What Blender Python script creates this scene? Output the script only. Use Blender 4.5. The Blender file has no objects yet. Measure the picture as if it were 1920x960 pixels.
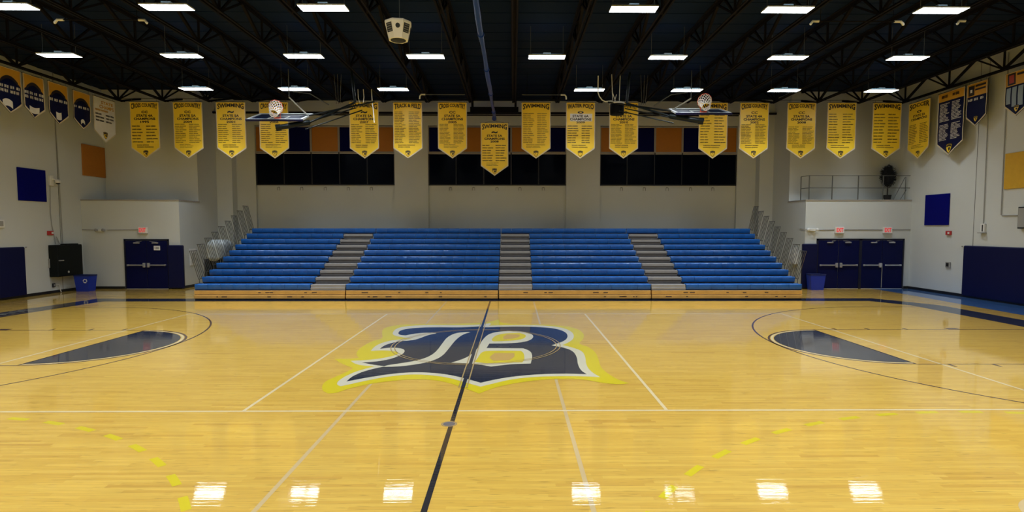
import bpy, bmesh, math, random
from mathutils import Vector, Matrix
PI = math.pi
sc = bpy.context.scene
C = sc.collection

# ------------------------------------------------------------------ camera, world, exposure
EYE = 2.571
cam_data = bpy.data.cameras.new('camera')
cam = bpy.data.objects.new('camera', cam_data)
C.objects.link(cam)
cam_data.sensor_fit = 'HORIZONTAL'
cam_data.sensor_width = 36.0
cam_data.lens = 1040.6 / 1920 * 36.0
cam_data.shift_x = -0.00567
cam_data.shift_y = 0.00624
cam_data.clip_start = 0.05
cam_data.clip_end = 200
YAW, PITCH, ROLL = -0.0088, 0.0598, 0.0006
cy, sy, cp, sp = math.cos(YAW), math.sin(YAW), math.cos(PITCH), math.sin(PITCH)
rv = Vector((cy, sy, 0)); fv = Vector((-sy*cp, cy*cp, -sp)); uv = rv.cross(fv)
r2 = math.cos(ROLL)*rv + math.sin(ROLL)*uv
u2 = -math.sin(ROLL)*rv + math.cos(ROLL)*uv
m = Matrix((r2, u2, -fv)).transposed().to_4x4()
m.translation = Vector((0, 0, EYE))
cam.matrix_world = m
sc.camera = cam

w = bpy.data.worlds.new('world'); sc.world = w
w.use_nodes = True
w.node_tree.nodes['Background'].inputs[0].default_value = (0.01, 0.012, 0.02, 1)
w.node_tree.nodes['Background'].inputs[1].default_value = 0.2
sc.view_settings.view_transform = 'Standard'
sc.view_settings.look = 'None'
sc.view_settings.gamma = 1.0
sc.view_settings.exposure = 0.0
sc.view_settings.use_curve_mapping = False
LAMP = 17.0           # glow of the lamps' diffusers
LAMP_WATTS = 68.0    # each lamp's own downward light
LAMP_SPREAD = 2.0   # beam narrowed to keep the upper walls darker
UPLIGHT = 5.0        # added strips on top of the housings, for a bluish glow on the deck
try:
    sc.cycles.use_denoising = True
    sc.cycles.max_bounces = 6
    sc.cycles.diffuse_bounces = 4
    sc.cycles.glossy_bounces = 4
    sc.cycles.transmission_bounces = 4
    sc.cycles.sample_clamp_indirect = 4.0
    sc.cycles.caustics_reflective = False
    sc.cycles.caustics_refractive = False
except Exception:
    pass

# ------------------------------------------------------------------ materials
def srgb(r, g, b):
    f = lambda c: (c/255/12.92) if c/255 <= 0.04045 else ((c/255+0.055)/1.055)**2.4
    return (f(r), f(g), f(b), 1)
MATS = {}
def mat(name, col, rough=0.5, metal=0.0, var=0.06, scale=6.0, emit=None, strength=0, bump=0.0, coat=0.0, spec=None):
    mt = bpy.data.materials.new(name); mt.use_nodes = True
    nt = mt.node_tree; b = nt.nodes['Principled BSDF']
    b.inputs['Roughness'].default_value = rough
    b.inputs['Metallic'].default_value = metal
    b.inputs['Coat Weight'].default_value = coat
    b.inputs['Coat Roughness'].default_value = 0.08
    if spec is not None: b.inputs['Specular IOR Level'].default_value = spec
    if emit:
        b.inputs['Base Color'].default_value = col
        b.inputs['Emission Color'].default_value = emit
        b.inputs['Emission Strength'].default_value = strength
    else:
        tc = nt.nodes.new('ShaderNodeTexCoord')
        nz = nt.nodes.new('ShaderNodeTexNoise'); nz.inputs['Scale'].default_value = scale
        nz.inputs['Detail'].default_value = 4
        nt.links.new(tc.outputs['Object'], nz.inputs['Vector'])
        mx = nt.nodes.new('ShaderNodeMix'); mx.data_type = 'RGBA'
        mx.inputs['A'].default_value = tuple(c*(1-var) for c in col[:3])+(1,)
        mx.inputs['B'].default_value = tuple(min(1, c*(1+var)) for c in col[:3])+(1,)
        nt.links.new(nz.outputs['Fac'], mx.inputs['Factor'])
        nt.links.new(mx.outputs['Result'], b.inputs['Base Color'])
        if bump:
            bp = nt.nodes.new('ShaderNodeBump'); bp.inputs['Strength'].default_value = bump
            bp.inputs['Distance'].default_value = 0.01
            nt.links.new(nz.outputs['Fac'], bp.inputs['Height'])
            nt.links.new(bp.outputs['Normal'], b.inputs['Normal'])
    MATS[name] = mt
    return mt

def floor_bump(nt):
    """long shallow waves along the boards: shared by the wood and the paint under the same varnish"""
    tc = nt.nodes.new('ShaderNodeTexCoord')
    mp = nt.nodes.new('ShaderNodeMapping'); mp.inputs['Scale'].default_value = (0.8, 26, 1)
    nt.links.new(tc.outputs['Object'], mp.inputs['Vector'])
    nz = nt.nodes.new('ShaderNodeTexNoise'); nz.inputs['Scale'].default_value = 1.0; nz.inputs['Detail'].default_value = 4
    nt.links.new(mp.outputs['Vector'], nz.inputs['Vector'])
    bp = nt.nodes.new('ShaderNodeBump'); bp.inputs['Strength'].default_value = 0.075
    bp.inputs['Distance'].default_value = 0.006
    nt.links.new(nz.outputs['Fac'], bp.inputs['Height'])
    return bp
def varnish(b, nt, rough=0.5):
    b.inputs['Roughness'].default_value = rough
    b.inputs['Specular IOR Level'].default_value = 0.25
    b.inputs['Coat Weight'].default_value = 1.0
    b.inputs['Coat Roughness'].default_value = 0.02
    b.inputs['Coat IOR'].default_value = 1.8
    bp = floor_bump(nt)
    nt.links.new(bp.outputs['Normal'], b.inputs['Coat Normal'])
def paint(name, col, rough=0.5):
    mt = bpy.data.materials.new(name); mt.use_nodes = True
    nt = mt.node_tree; b = nt.nodes['Principled BSDF']
    b.inputs['Base Color'].default_value = col
    varnish(b, nt, rough); MATS[name] = mt
    return mt
def wood_floor():
    mt = bpy.data.materials.new('maple_floor'); mt.use_nodes = True
    nt = mt.node_tree; b = nt.nodes['Principled BSDF']; N = nt.nodes; L = nt.links
    tc = N.new('ShaderNodeTexCoord'); sp_ = N.new('ShaderNodeSeparateXYZ'); L.new(tc.outputs['Object'], sp_.inputs[0])
    def M(op, a, b_=None):
        n = N.new('ShaderNodeMath'); n.operation = op
        for i, v in enumerate((a, b_)):
            if v is None: continue
            if isinstance(v, (int, float)): n.inputs[i].default_value = v
            else: L.new(v, n.inputs[i])
        return n.outputs[0]
    row = M('FLOOR', M('DIVIDE', sp_.outputs['Y'], 0.057))
    wn = N.new('ShaderNodeTexWhiteNoise'); wn.noise_dimensions = '1D'; L.new(row, wn.inputs['W'])
    seg = M('FLOOR', M('ADD', M('DIVIDE', sp_.outputs['X'], 0.9), M('MULTIPLY', wn.outputs['Value'], 37.0)))
    cb = N.new('ShaderNodeCombineXYZ'); L.new(row, cb.inputs[0]); L.new(seg, cb.inputs[1])
    w2 = N.new('ShaderNodeTexWhiteNoise'); w2.noise_dimensions = '2D'; L.new(cb.outputs[0], w2.inputs['Vector'])
    ramp = N.new('ShaderNodeValToRGB'); L.new(w2.outputs['Value'], ramp.inputs[0])
    e = ramp.color_ramp.elements
    e[0].position = 0.0; e[0].color = WOOD[0]
    e[1].position = 1.0; e[1].color = WOOD[3]
    for p_, c_ in ((0.07, WOOD[1]), (0.6, WOOD[2])):
        x = e.new(p_); x.color = c_
    # fine grain streaks
    mp = N.new('ShaderNodeMapping'); mp.inputs['Scale'].default_value = (2.2, 60, 1); L.new(tc.outputs['Object'], mp.inputs['Vector'])
    g = N.new('ShaderNodeTexNoise'); g.inputs['Scale'].default_value = 1.0; g.inputs['Detail'].default_value = 5; L.new(mp.outputs[0], g.inputs['Vector'])
    gr = N.new('ShaderNodeMapRange'); gr.inputs['From Min'].default_value = 0.25; gr.inputs['From Max'].default_value = 0.75
    gr.inputs['To Min'].default_value = 0.86; gr.inputs['To Max'].default_value = 1.12; L.new(g.outputs['Fac'], gr.inputs['Value'])
    # short dark mineral streaks
    mp3 = N.new('ShaderNodeMapping'); mp3.inputs['Scale'].default_value = (4.0, 60, 1); L.new(tc.outputs['Object'], mp3.inputs['Vector'])
    g3 = N.new('ShaderNodeTexNoise'); g3.inputs['Scale'].default_value = 1.0; g3.inputs['Detail'].default_value = 1; L.new(mp3.outputs[0], g3.inputs['Vector'])
    r3 = N.new('ShaderNodeMapRange'); r3.inputs['From Min'].default_value = 0.66; r3.inputs['From Max'].default_value = 0.76
    r3.inputs['To Min'].default_value = 1.0; r3.inputs['To Max'].default_value = 0.50; L.new(g3.outputs['Fac'], r3.inputs['Value'])
    mul = M('MULTIPLY', gr.outputs[0], r3.outputs[0])
    sep = M('FRACT', M('DIVIDE', sp_.outputs['Y'], 0.057))
    line = N.new('ShaderNodeMapRange'); line.inputs['From Min'].default_value = 0.0; line.inputs['From Max'].default_value = 0.08
    line.inputs['To Min'].default_value = 0.80; line.inputs['To Max'].default_value = 1.0; L.new(sep, line.inputs['Value'])
    mul = M('MULTIPLY', mul, line.outputs[0])
    vm = N.new('ShaderNodeVectorMath'); vm.operation = 'SCALE'; L.new(ramp.outputs[0], vm.inputs[0]); L.new(mul, vm.inputs['Scale'])
    L.new(vm.outputs[0], b.inputs['Base Color'])
    varnish(b, nt, 0.42); MATS['maple_floor'] = mt
WOOD = [(0.58, 0.325, 0.045, 1), (0.64, 0.378, 0.054, 1), (0.68, 0.412, 0.062, 1), (0.72, 0.450, 0.074, 1)]
wood_floor()
paint('paint_navy', (0.006, 0.011, 0.030, 1)); paint('paint_yellow', (0.66, 0.52, 0.006, 1)); paint('paint_white', (0.62, 0.57, 0.42, 1))
paint('paint_pale', (0.58, 0.42, 0.20, 1)); paint('paint_line', (0.72, 0.58, 0.33, 1)); paint('paint_black', (0.012, 0.010, 0.012, 1))
paint('paint_tan', (0.40, 0.27, 0.10, 1)); paint('paint_blue', (0.05, 0.14, 0.36, 1)); paint('paint_wood', (0.56, 0.34, 0.08, 1))
paint('paint_umber', (0.09, 0.04, 0.02, 1)); paint('paint_grey', (0.10, 0.10, 0.13, 1))

mat('wall_paint', (0.585, 0.61, 0.60, 1), 0.6, var=0.04, scale=0.8, bump=0.02)
mat('deck_paint', (0.0025, 0.009, 0.028, 1), 0.7, var=0.3, scale=0.5, spec=0.1)
mat('joist_paint', (0.009, 0.008, 0.011, 1), 0.7, var=0.2, spec=0.08)
mat('black_trim', (0.008, 0.008, 0.010, 1), 0.5)
mat('seam', (0.10, 0.10, 0.09, 1), 0.7)
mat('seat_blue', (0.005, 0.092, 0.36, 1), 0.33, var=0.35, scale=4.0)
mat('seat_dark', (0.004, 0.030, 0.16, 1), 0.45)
mat('steel_dot', (0.55, 0.6, 0.7, 1), 0.3, metal=0.3)
mat('step_face', (0.27, 0.26, 0.26, 1), 0.5, var=0.1)
mat('step_tread', (0.11, 0.10, 0.10, 1), 0.6, var=0.2)
mat('understructure', (0.01, 0.015, 0.04, 1), 0.6)
mat('base_wood', (0.60, 0.33, 0.08, 1), 0.4, var=0.25, scale=3.0)
mat('base_mark', (0.06, 0.03, 0.02, 1), 0.6)
mat('rail_steel', (0.12, 0.12, 0.11, 1), 0.35, metal=0.6)
mat('rail_tube', (0.09, 0.10, 0.10, 1), 0.4, metal=0.3)
mat('pad_navy', (0.003, 0.005, 0.045, 1), 0.5, var=0.1, spec=0.2)
mat('door_navy', (0.002, 0.004, 0.050, 1), 0.45, spec=0.15, var=0.15, scale=2)
mat('door_frame_dark', (0.005, 0.006, 0.020, 1), 0.4)
mat('chrome', (0.62, 0.62, 0.65, 1), 0.3, metal=0.7)
mat('panel_blue', (0.001, 0.002, 0.15, 1), 0.7, spec=0.08, var=0.1)
mat('panel_navy', (0.001, 0.002, 0.055, 1), 0.7, spec=0.08, var=0.1)
mat('panel_orange', (0.42, 0.15, 0.006, 1), 0.6, var=0.1)
mat('panel_yellow', (0.62, 0.36, 0.02, 1), 0.6, var=0.1)
mat('frame_grey', (0.33, 0.30, 0.27, 1), 0.5)
mat('dark_glass', (0.0015, 0.003, 0.010, 1), 0.15, spec=0.04)
mat('white_plastic', (0.72, 0.72, 0.70, 1), 0.4)
mat('white_paint', (0.70, 0.70, 0.68, 1), 0.5)
mat('grey_box', (0.30, 0.30, 0.29, 1), 0.5)
mat('red_plastic', (0.45, 0.02, 0.02, 1), 0.4)
mat('exit_red', (0.75, 0.04, 0.05, 1), 0.4, emit=(1.0, 0.08, 0.10, 1), strength=0.35)
mat('exit_face', (0.8, 0.75, 0.72, 1), 0.4)
mat('cabinet_black', (0.003, 0.005, 0.005, 1), 0.5, spec=0.2)
mat('bin_blue', (0.004, 0.03, 0.40, 1), 0.4)
mat('bin_dark', (0.003, 0.012, 0.10, 1), 0.4)
mat('lamp_glass', (0.9, 0.9, 0.9, 1), 0.3, emit=(0.88, 0.95, 1.0, 1), strength=LAMP)
mat('added_glow', (0.9, 0.9, 0.9, 1), 0.3, emit=(0.40, 0.75, 1.0, 1), strength=UPLIGHT)
mat('lamp_housing', (0.55, 0.57, 0.60, 1), 0.4)
mat('banner_yellow', (0.95, 0.64, 0.035, 1), 0.38, var=0.10, scale=1.5)
mat('banner_trim', (0.62, 0.55, 0.40, 1), 0.45)
mat('banner_ink', (0.018, 0.012, 0.014, 1), 0.5)
mat('banner_gold_head', (0.62, 0.33, 0.03, 1), 0.45)
mat('banner_navy', (0.002, 0.005, 0.045, 1), 0.45, var=0.2, spec=0.15)
mat('banner_white', (0.78, 0.77, 0.74, 1), 0.4)
mat('banner_lightblue', (0.25, 0.33, 0.45, 1), 0.4)
mat('banner_red', (0.40, 0.05, 0.03, 1), 0.4)
mat('backboard_glass', (0.004, 0.012, 0.05, 1), 0.5, spec=0.15)
mat('backboard_frame', (0.66, 0.70, 0.72, 1), 0.35)
mat('rim_orange', (0.75, 0.07, 0.02, 1), 0.35)
mat('net_white', (0.75, 0.72, 0.68, 1), 0.7)
mat('mast_black', (0.002, 0.005, 0.006, 1), 0.35, spec=0.25)
mat('drum_black', (0.002, 0.003, 0.005, 1), 0.6, spec=0.08)
mat('strut_white', (0.65, 0.65, 0.60, 1), 0.4)
mat('curtain_blue', (0.003, 0.035, 0.26, 1), 0.4, var=0.3, scale=3)
mat('speaker_grille', (0.012, 0.016, 0.018, 1), 0.7)
mat('foliage', (0.006, 0.008, 0.012, 1), 0.8, var=0.5)
mat('trunk_dark', (0.02, 0.015, 0.012, 1), 0.7)
mat('tarp_white', (0.36, 0.40, 0.42, 1), 0.6, bump=0.3)
mat('sheet_grey', (0.45, 0.47, 0.48, 1), 0.6)
mat('paper', (0.75, 0.75, 0.75, 1), 0.6)

# ------------------------------------------------------------------ helpers
class MB:
    """collects shapes in world (or local) coordinates, links them as ONE mesh object"""
    def __init__(self): self.v = []; self.f = []; self.m = []; self.names = []; self.smooth = []
    def mi(self, name):
        if name not in self.names: self.names.append(name)
        return self.names.index(name)
    def add(self, vs, fs, mname, smooth=False):
        o = len(self.v); k = self.mi(mname)
        self.v += [tuple(p) for p in vs]
        for f in fs:
            self.f.append([i+o for i in f]); self.m.append(k); self.smooth.append(smooth)
        return self
    def box(self, x0, x1, y0, y1, z0, z1, mname, bev=0.0):
        if bev > 0:
            b = min(bev, abs(x1-x0)*0.45, abs(y1-y0)*0.45, abs(z1-z0)*0.45)
            vs = []; idx = {}
            for sx in (0, 1):
                for sy_ in (0, 1):
                    for sz in (0, 1):
                        X, Y, Z = (x0, x1)[sx], (y0, y1)[sy_], (z0, z1)[sz]
                        ix, iy, iz = X+b*(1-2*sx), Y+b*(1-2*sy_), Z+b*(1-2*sz)
                        for a, p in (('x', (X, iy, iz)), ('y', (ix, Y, iz)), ('z', (ix, iy, Z))):
                            idx[(sx, sy_, sz, a)] = len(vs); vs.append(p)
            q = lambda *k: [idx[i] for i in k]
            fs = []
            for s in (0, 1):
                fs.append(q((s,0,0,'x'),(s,1,0,'x'),(s,1,1,'x'),(s,0,1,'x')))
                fs.append(q((0,s,0,'y'),(1,s,0,'y'),(1,s,1,'y'),(0,s,1,'y')))
                fs.append(q((0,0,s,'z'),(1,0,s,'z'),(1,1,s,'z'),(0,1,s,'z')))
                for t in (0, 1):
                    fs.append(q((s,t,0,'x'),(s,t,1,'x'),(s,t,1,'y'),(s,t,0,'y')))
                    fs.append(q((s,0,t,'x'),(s,1,t,'x'),(s,1,t,'z'),(s,0,t,'z')))
                    fs.append(q((0,s,t,'y'),(1,s,t,'y'),(1,s,t,'z'),(0,s,t,'z')))
                    for r in (0, 1):
                        fs.append(q((s,t,r,'x'),(s,t,r,'y'),(s,t,r,'z')))
            return self.add(vs, fs, mname)
        vs = [(x, y, z) for x in (x0, x1) for y in (y0, y1) for z in (z0, z1)]
        return self.add(vs, [(0,1,3,2),(4,6,7,5),(0,4,5,1),(2,3,7,6),(0,2,6,4),(1,5,7,3)], mname)
    def tube(self, pts, r, mname, n=8, closed=False):
        pts = [Vector(p) for p in pts]; N_ = len(pts)
        vs = []; fs = []
        prev = None
        for i, p in enumerate(pts):
            if closed: d = pts[(i+1) % N_] - pts[i-1]
            else: d = pts[min(i+1, N_-1)] - pts[max(i-1, 0)]
            d.normalize()
            a = prev if prev is not None and abs(prev.dot(d)) < 0.98 else (Vector((0,0,1)) if abs(d.z) < 0.9 else Vector((1,0,0)))
            s = d.cross(a).normalized(); t = s.cross(d).normalized(); prev = t
            rr = r[i] if isinstance(r, (list, tuple)) else r
            for k in range(n):
                an = 2*PI*k/n
                vs.append(p + s*math.cos(an)*rr + t*math.sin(an)*rr)
        for i in range(N_ if closed else N_-1):
            j = (i+1) % N_
            for k in range(n):
                l = (k+1) % n
                fs.append((i*n+k, i*n+l, j*n+l, j*n+k))
        self.add(vs, fs, mname, n > 5)
        if not closed:
            self.add(vs[:n], [tuple(range(n))[::-1]], mname); self.add(vs[-n:], [tuple(range(n))], mname)
        return self
    def bar(self, a, b, w_, h_, mname):
        """square bar from a to b"""
        a = Vector(a); b = Vector(b); d = (b-a).normalized()
        up = Vector((0,0,1)) if abs(d.z) < 0.95 else Vector((1,0,0))
        s = d.cross(up).normalized()*w_/2; t = s.cross(d).normalized()*h_/2
        vs = [p+i*s+j*t for p in (a, b) for i, j in ((-1,-1),(1,-1),(1,1),(-1,1))]
        return self.add(vs, [(0,1,2,3),(7,6,5,4),(0,4,5,1),(1,5,6,2),(2,6,7,3),(3,7,4,0)], mname)
    def poly(self, pts, mname): return self.add(pts, [tuple(range(len(pts)))], mname)
    def prism(self, outline, axis, a, b, mname):
        """outline: 2-D points; axis the extrusion axis; a, b its extent"""
        def P(u, v, t): return {'x': (t, u, v), 'y': (u, t, v), 'z': (u, v, t)}[axis]
        n = len(outline)
        vs = [P(u, v, a) for u, v in outline]+[P(u, v, b) for u, v in outline]
        fs = [tuple(range(n))[::-1], tuple(range(n, 2*n))]+[(i, (i+1) % n, n+(i+1) % n, n+i) for i in range(n)]
        return self.add(vs, fs, mname)
    def lathe(self, prof, c, mname, n=20, ax='z', smooth=True):
        vs = []; fs = []
        for r, h in prof:
            for k in range(n):
                an = 2*PI*(k+0.5)/n; u, v = r*math.cos(an), r*math.sin(an)
                p = {'z': (u, v, h), 'y': (u, h, v), 'x': (h, u, v)}[ax]
                vs.append((c[0]+p[0], c[1]+p[1], c[2]+p[2]))
        for i in range(len(prof)-1):
            for k in range(n):
                l = (k+1) % n; fs.append((i*n+k, i*n+l, (i+1)*n+l, (i+1)*n+k))
        self.add(vs, fs, mname, smooth)
        self.add(vs[:n], [tuple(range(n))[::-1]], mname); self.add(vs[-n:], [tuple(range(n))], mname)
        return self
    def xf(self, fn): self.v = [tuple(fn(Vector(p))) for p in self.v]; return self
    def build(self, name, parent=None, origin=None, fix=True):
        me = bpy.data.meshes.new(name)
        wp = Vector((0, 0, 0)); q = parent
        while q is not None: wp += q.location; q = q.parent
        off = Vector(origin) if origin is not None else Vector((0, 0, 0))
        me.from_pydata([Vector(p)-wp-off for p in self.v], [], self.f)
        for nme in self.names: me.materials.append(MATS[nme])
        me.polygons.foreach_set('material_index', self.m)
        me.polygons.foreach_set('use_smooth', self.smooth)
        if fix:
            bm = bmesh.new(); bm.from_mesh(me); bmesh.ops.recalc_face_normals(bm, faces=bm.faces); bm.to_mesh(me); bm.free()
        me.update()
        o = bpy.data.objects.new(name, me); C.objects.link(o)
        o.location = off
        if parent is not None: o.parent = parent
        return o

def tag(o, label, cat, group=None):
    o['label'] = label; o['category'] = cat
    if group: o['group'] = group
    return o
def thing(name, loc, label, cat, group=None):
    o = bpy.data.objects.new(name, None); C.objects.link(o); o.location = loc; o.empty_display_size = 0.2
    return tag(o, label, cat, group)
def struct(o): o['kind'] = 'structure'; return o
def copy_tree(o, parent=None):
    c = o.copy(); C.objects.link(c); c.parent = parent
    for ch in list(o.children): copy_tree(ch, c)
    return c
TEXT_CACHE = {}
def text_geo(s):
    """outline of a word as triangles, normalised to width 1 x height 1"""
    if s in TEXT_CACHE: return TEXT_CACHE[s]
    cu = bpy.data.curves.new('t', 'FONT'); cu.body = s; cu.resolution_u = 2; cu.offset = 0.034
    o = bpy.data.objects.new('t', cu); C.objects.link(o)
    bpy.context.view_layer.update()
    me = bpy.data.meshes.new_from_object(o.evaluated_get(bpy.context.evaluated_depsgraph_get()))
    vs = [(v.co.x, v.co.y) for v in me.vertices]; fs = [tuple(p.vertices) for p in me.polygons]
    bpy.data.objects.remove(o); bpy.data.curves.remove(cu); bpy.data.meshes.remove(me)
    x0 = min(v[0] for v in vs); x1 = max(v[0] for v in vs); y0 = min(v[1] for v in vs); y1 = max(v[1] for v in vs)
    vs = [((x-x0)/(x1-x0), (y-y0)/(y1-y0)) for x, y in vs]
    TEXT_CACHE[s] = (vs, fs)
    return TEXT_CACHE[s]

# ------------------------------------------------------------------ the room
XL, XR = -18.4, 17.2          # side walls
YF = 23.9                     # face of the two door blocks
YU = 25.4                     # wall above them
YC, YB = 27.0, 27.6           # corner piers, back wall
RL, RR = -14.25, 12.62        # sides of the seating alcove
ZD = 8.8                      # underside of the roof deck
YN = -4.0                     # wall behind the camera
XM, YM = -0.812, 12.236       # centre of the court

def circle(cx, cy_, r, a0, a1, n=40): return [(cx+r*math.cos(math.radians(a0+(a1-a0)*i/n)), cy_+r*math.sin(math.radians(a0+(a1-a0)*i/n))) for i in range(n+1)]
class Court(MB):
    def flat(self, pts, h, mname):
        return self.poly([(x, y, h) for x, y in pts], mname)
    def line(self, pts, wd, h, mname):
        for (x0, y0), (x1, y1) in zip(pts[:-1], pts[1:]):
            dx, dy = x1-x0, y1-y0; l = math.hypot(dx, dy); nx, ny = -dy/l*wd/2, dx/l*wd/2
            self.poly([(x0+nx, y0+ny, h), (x1+nx, y1+ny, h), (x1-nx, y1-ny, h), (x0-nx, y0-ny, h)], mname)
        return self
    def arc(self, cx, cy_, r, a0, a1, wd, h, mname, n=48):
        o = circle(cx, cy_, r+wd/2, a0, a1, n); i_ = circle(cx, cy_, r-wd/2, a0, a1, n)
        for k in range(n):
            self.poly([(p[0], p[1], h) for p in (o[k], o[k+1], i_[k+1], i_[k])], mname)
        return self
fl = Court()
fl.box(XL-0.2, XR+0.2, YN-0.2, 28.2, -0.2, 0.0, 'maple_floor')
H1, H2, H3 = 0.0008, 0.0014, 0.0020
# blue runner along the right wall
fl.flat([(15.25, 14.0), (17.2, 14.0), (17.2, 23.85), (15.6, 23.85), (15.6, 21.7), (15.42, 18.7)], H1, 'paint_blue')
# navy border band round the court
fl.flat([(-14.60, 19.72), (12.8, 19.72), (13.6, 20.2), (13.4, 20.5), (-15.35, 20.5), (-15.35, 20.4)], H1+0.0003, 'paint_navy')
fl.flat([(13.50, 2.0), (14.50, 2.0), (14.50, 18.6), (13.50, 18.6)], H1, 'paint_navy'); fl.flat([(13.50, 18.6), (14.50, 18.6), (13.6, 20.2), (12.8, 19.72)], H1, 'paint_navy')
fl.flat([(-15.85, 2.0), (-14.95, 2.0), (-14.90, 16.5), (-15.80, 16.5)], H1, 'paint_navy'); fl.flat([(-15.80, 16.5), (-14.90, 16.5), (-14.55, 19.72), (-15.35, 20.4)], H1, 'paint_navy')
fl.line([(-15.05, 3.0), (-15.05, 18.4)], 0.05, H2, 'paint_tan'); fl.line([(-15.75, 3.0), (-15.75, 18.4)], 0.05, H2, 'paint_tan')
for i_, y_ in enumerate((16.3, 16.6, 16.9, 17.2, 17.5)):
    fl.line([(-15.6, y_), (-15.25, y_+0.13)], 0.07, H2, 'paint_white')
# volleyball court
for y_ in (YM-4.5, YM+4.5): fl.line([(XM-9, y_), (XM+9, y_)], 0.05, H1, 'paint_line')
for x_ in (XM-9, XM-3, XM+3, XM+9): fl.line([(x_, YM-4.5), (x_, YM+4.5)], 0.05, H1+0.0002, 'paint_line')
for x_ in (XM-1.55, XM+1.55): fl.line([(x_, 2.0), (x_, 19.7)], 0.05, H1-0.0003, 'paint_pale')
# mid-court line
fl.line([(XM, 1.0), (XM, 8.86)], 0.06, H2, 'paint_black'); fl.line([(XM, 15.44), (XM, 19.75)], 0.06, H2, 'paint_black')
# lanes, free-throw circles, three-point arcs
for s in (-1, 1):
    ft = XM+s*8.53; bl = XM+s*14.33; hoop = XM+s*12.73
    for y_ in (YM-1.83, YM+1.83): fl.line([(ft, y_), (bl, y_)], 0.04, H2, 'paint_umber')
    fl.line([(ft, YM-1.83), (ft, YM+1.83)], 0.04, H2, 'paint_umber')
    a0 = -90 if s < 0 else 90
    fl.flat(circle(ft, YM, 1.70, a0, a0+180), H2, 'paint_navy')
    fl.arc(ft, YM, 1.81, a0, a0+180, 0.05, H2, 'paint_umber'); fl.arc(ft, YM, 1.745, a0, a0+180, 0.045, H2, 'paint_line')
    a1 = -90 if s < 0 else 90
    fl.arc(hoop, YM, 6.02, a1, a1+180, 0.045, H2, 'paint_umber', 80)
    for y_ in (YM-6.02, YM+6.02): fl.line([(hoop, y_), (bl, y_)], 0.045, H2, 'paint_umber')
    for sg in (-1, 1):
        yy = YM+sg*1.83
        for d_ in (2.13, 3.36, 4.35, 5.2):
            wx = 0.30 if d_ == 2.13 else 0.06
            x_ = bl-s*d_
            fl.flat([(x_-wx/2, yy), (x_+wx/2, yy), (x_+wx/2, yy+sg*0.2), (x_-wx/2, yy+sg*0.2)], H2, 'paint_umber')
    # dashed yellow three-point arc of the cross court
    cx, cyy = (-7.95, 1.55) if s < 0 else (6.30, 1.62)
    for k in range(-9, 9):
        a = 54+6*k if s < 0 else 126+6*k+4.5
        if 5 < a < 175:
            fl.arc(cx, cyy, 6.02, a-1.5, a+1.5, 0.085, H1+0.0004, 'paint_yellow', 4)
# small round net-post sleeves
fl.flat(circle(XM-0.03, 7.2, 0.105, 0, 360, 20)[:-1], H3, 'paint_grey'); fl.arc(XM-0.03, 7.2, 0.09, 0, 360, 0.02, H3+0.0004, 'paint_tan', 20)
# pale arc near the camera
fl.arc(5.05, 4.7, 0.42, 60, 170, 0.05, H1, 'paint_pale', 14)
floor = struct(fl.build('floor', fix=False))

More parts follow.
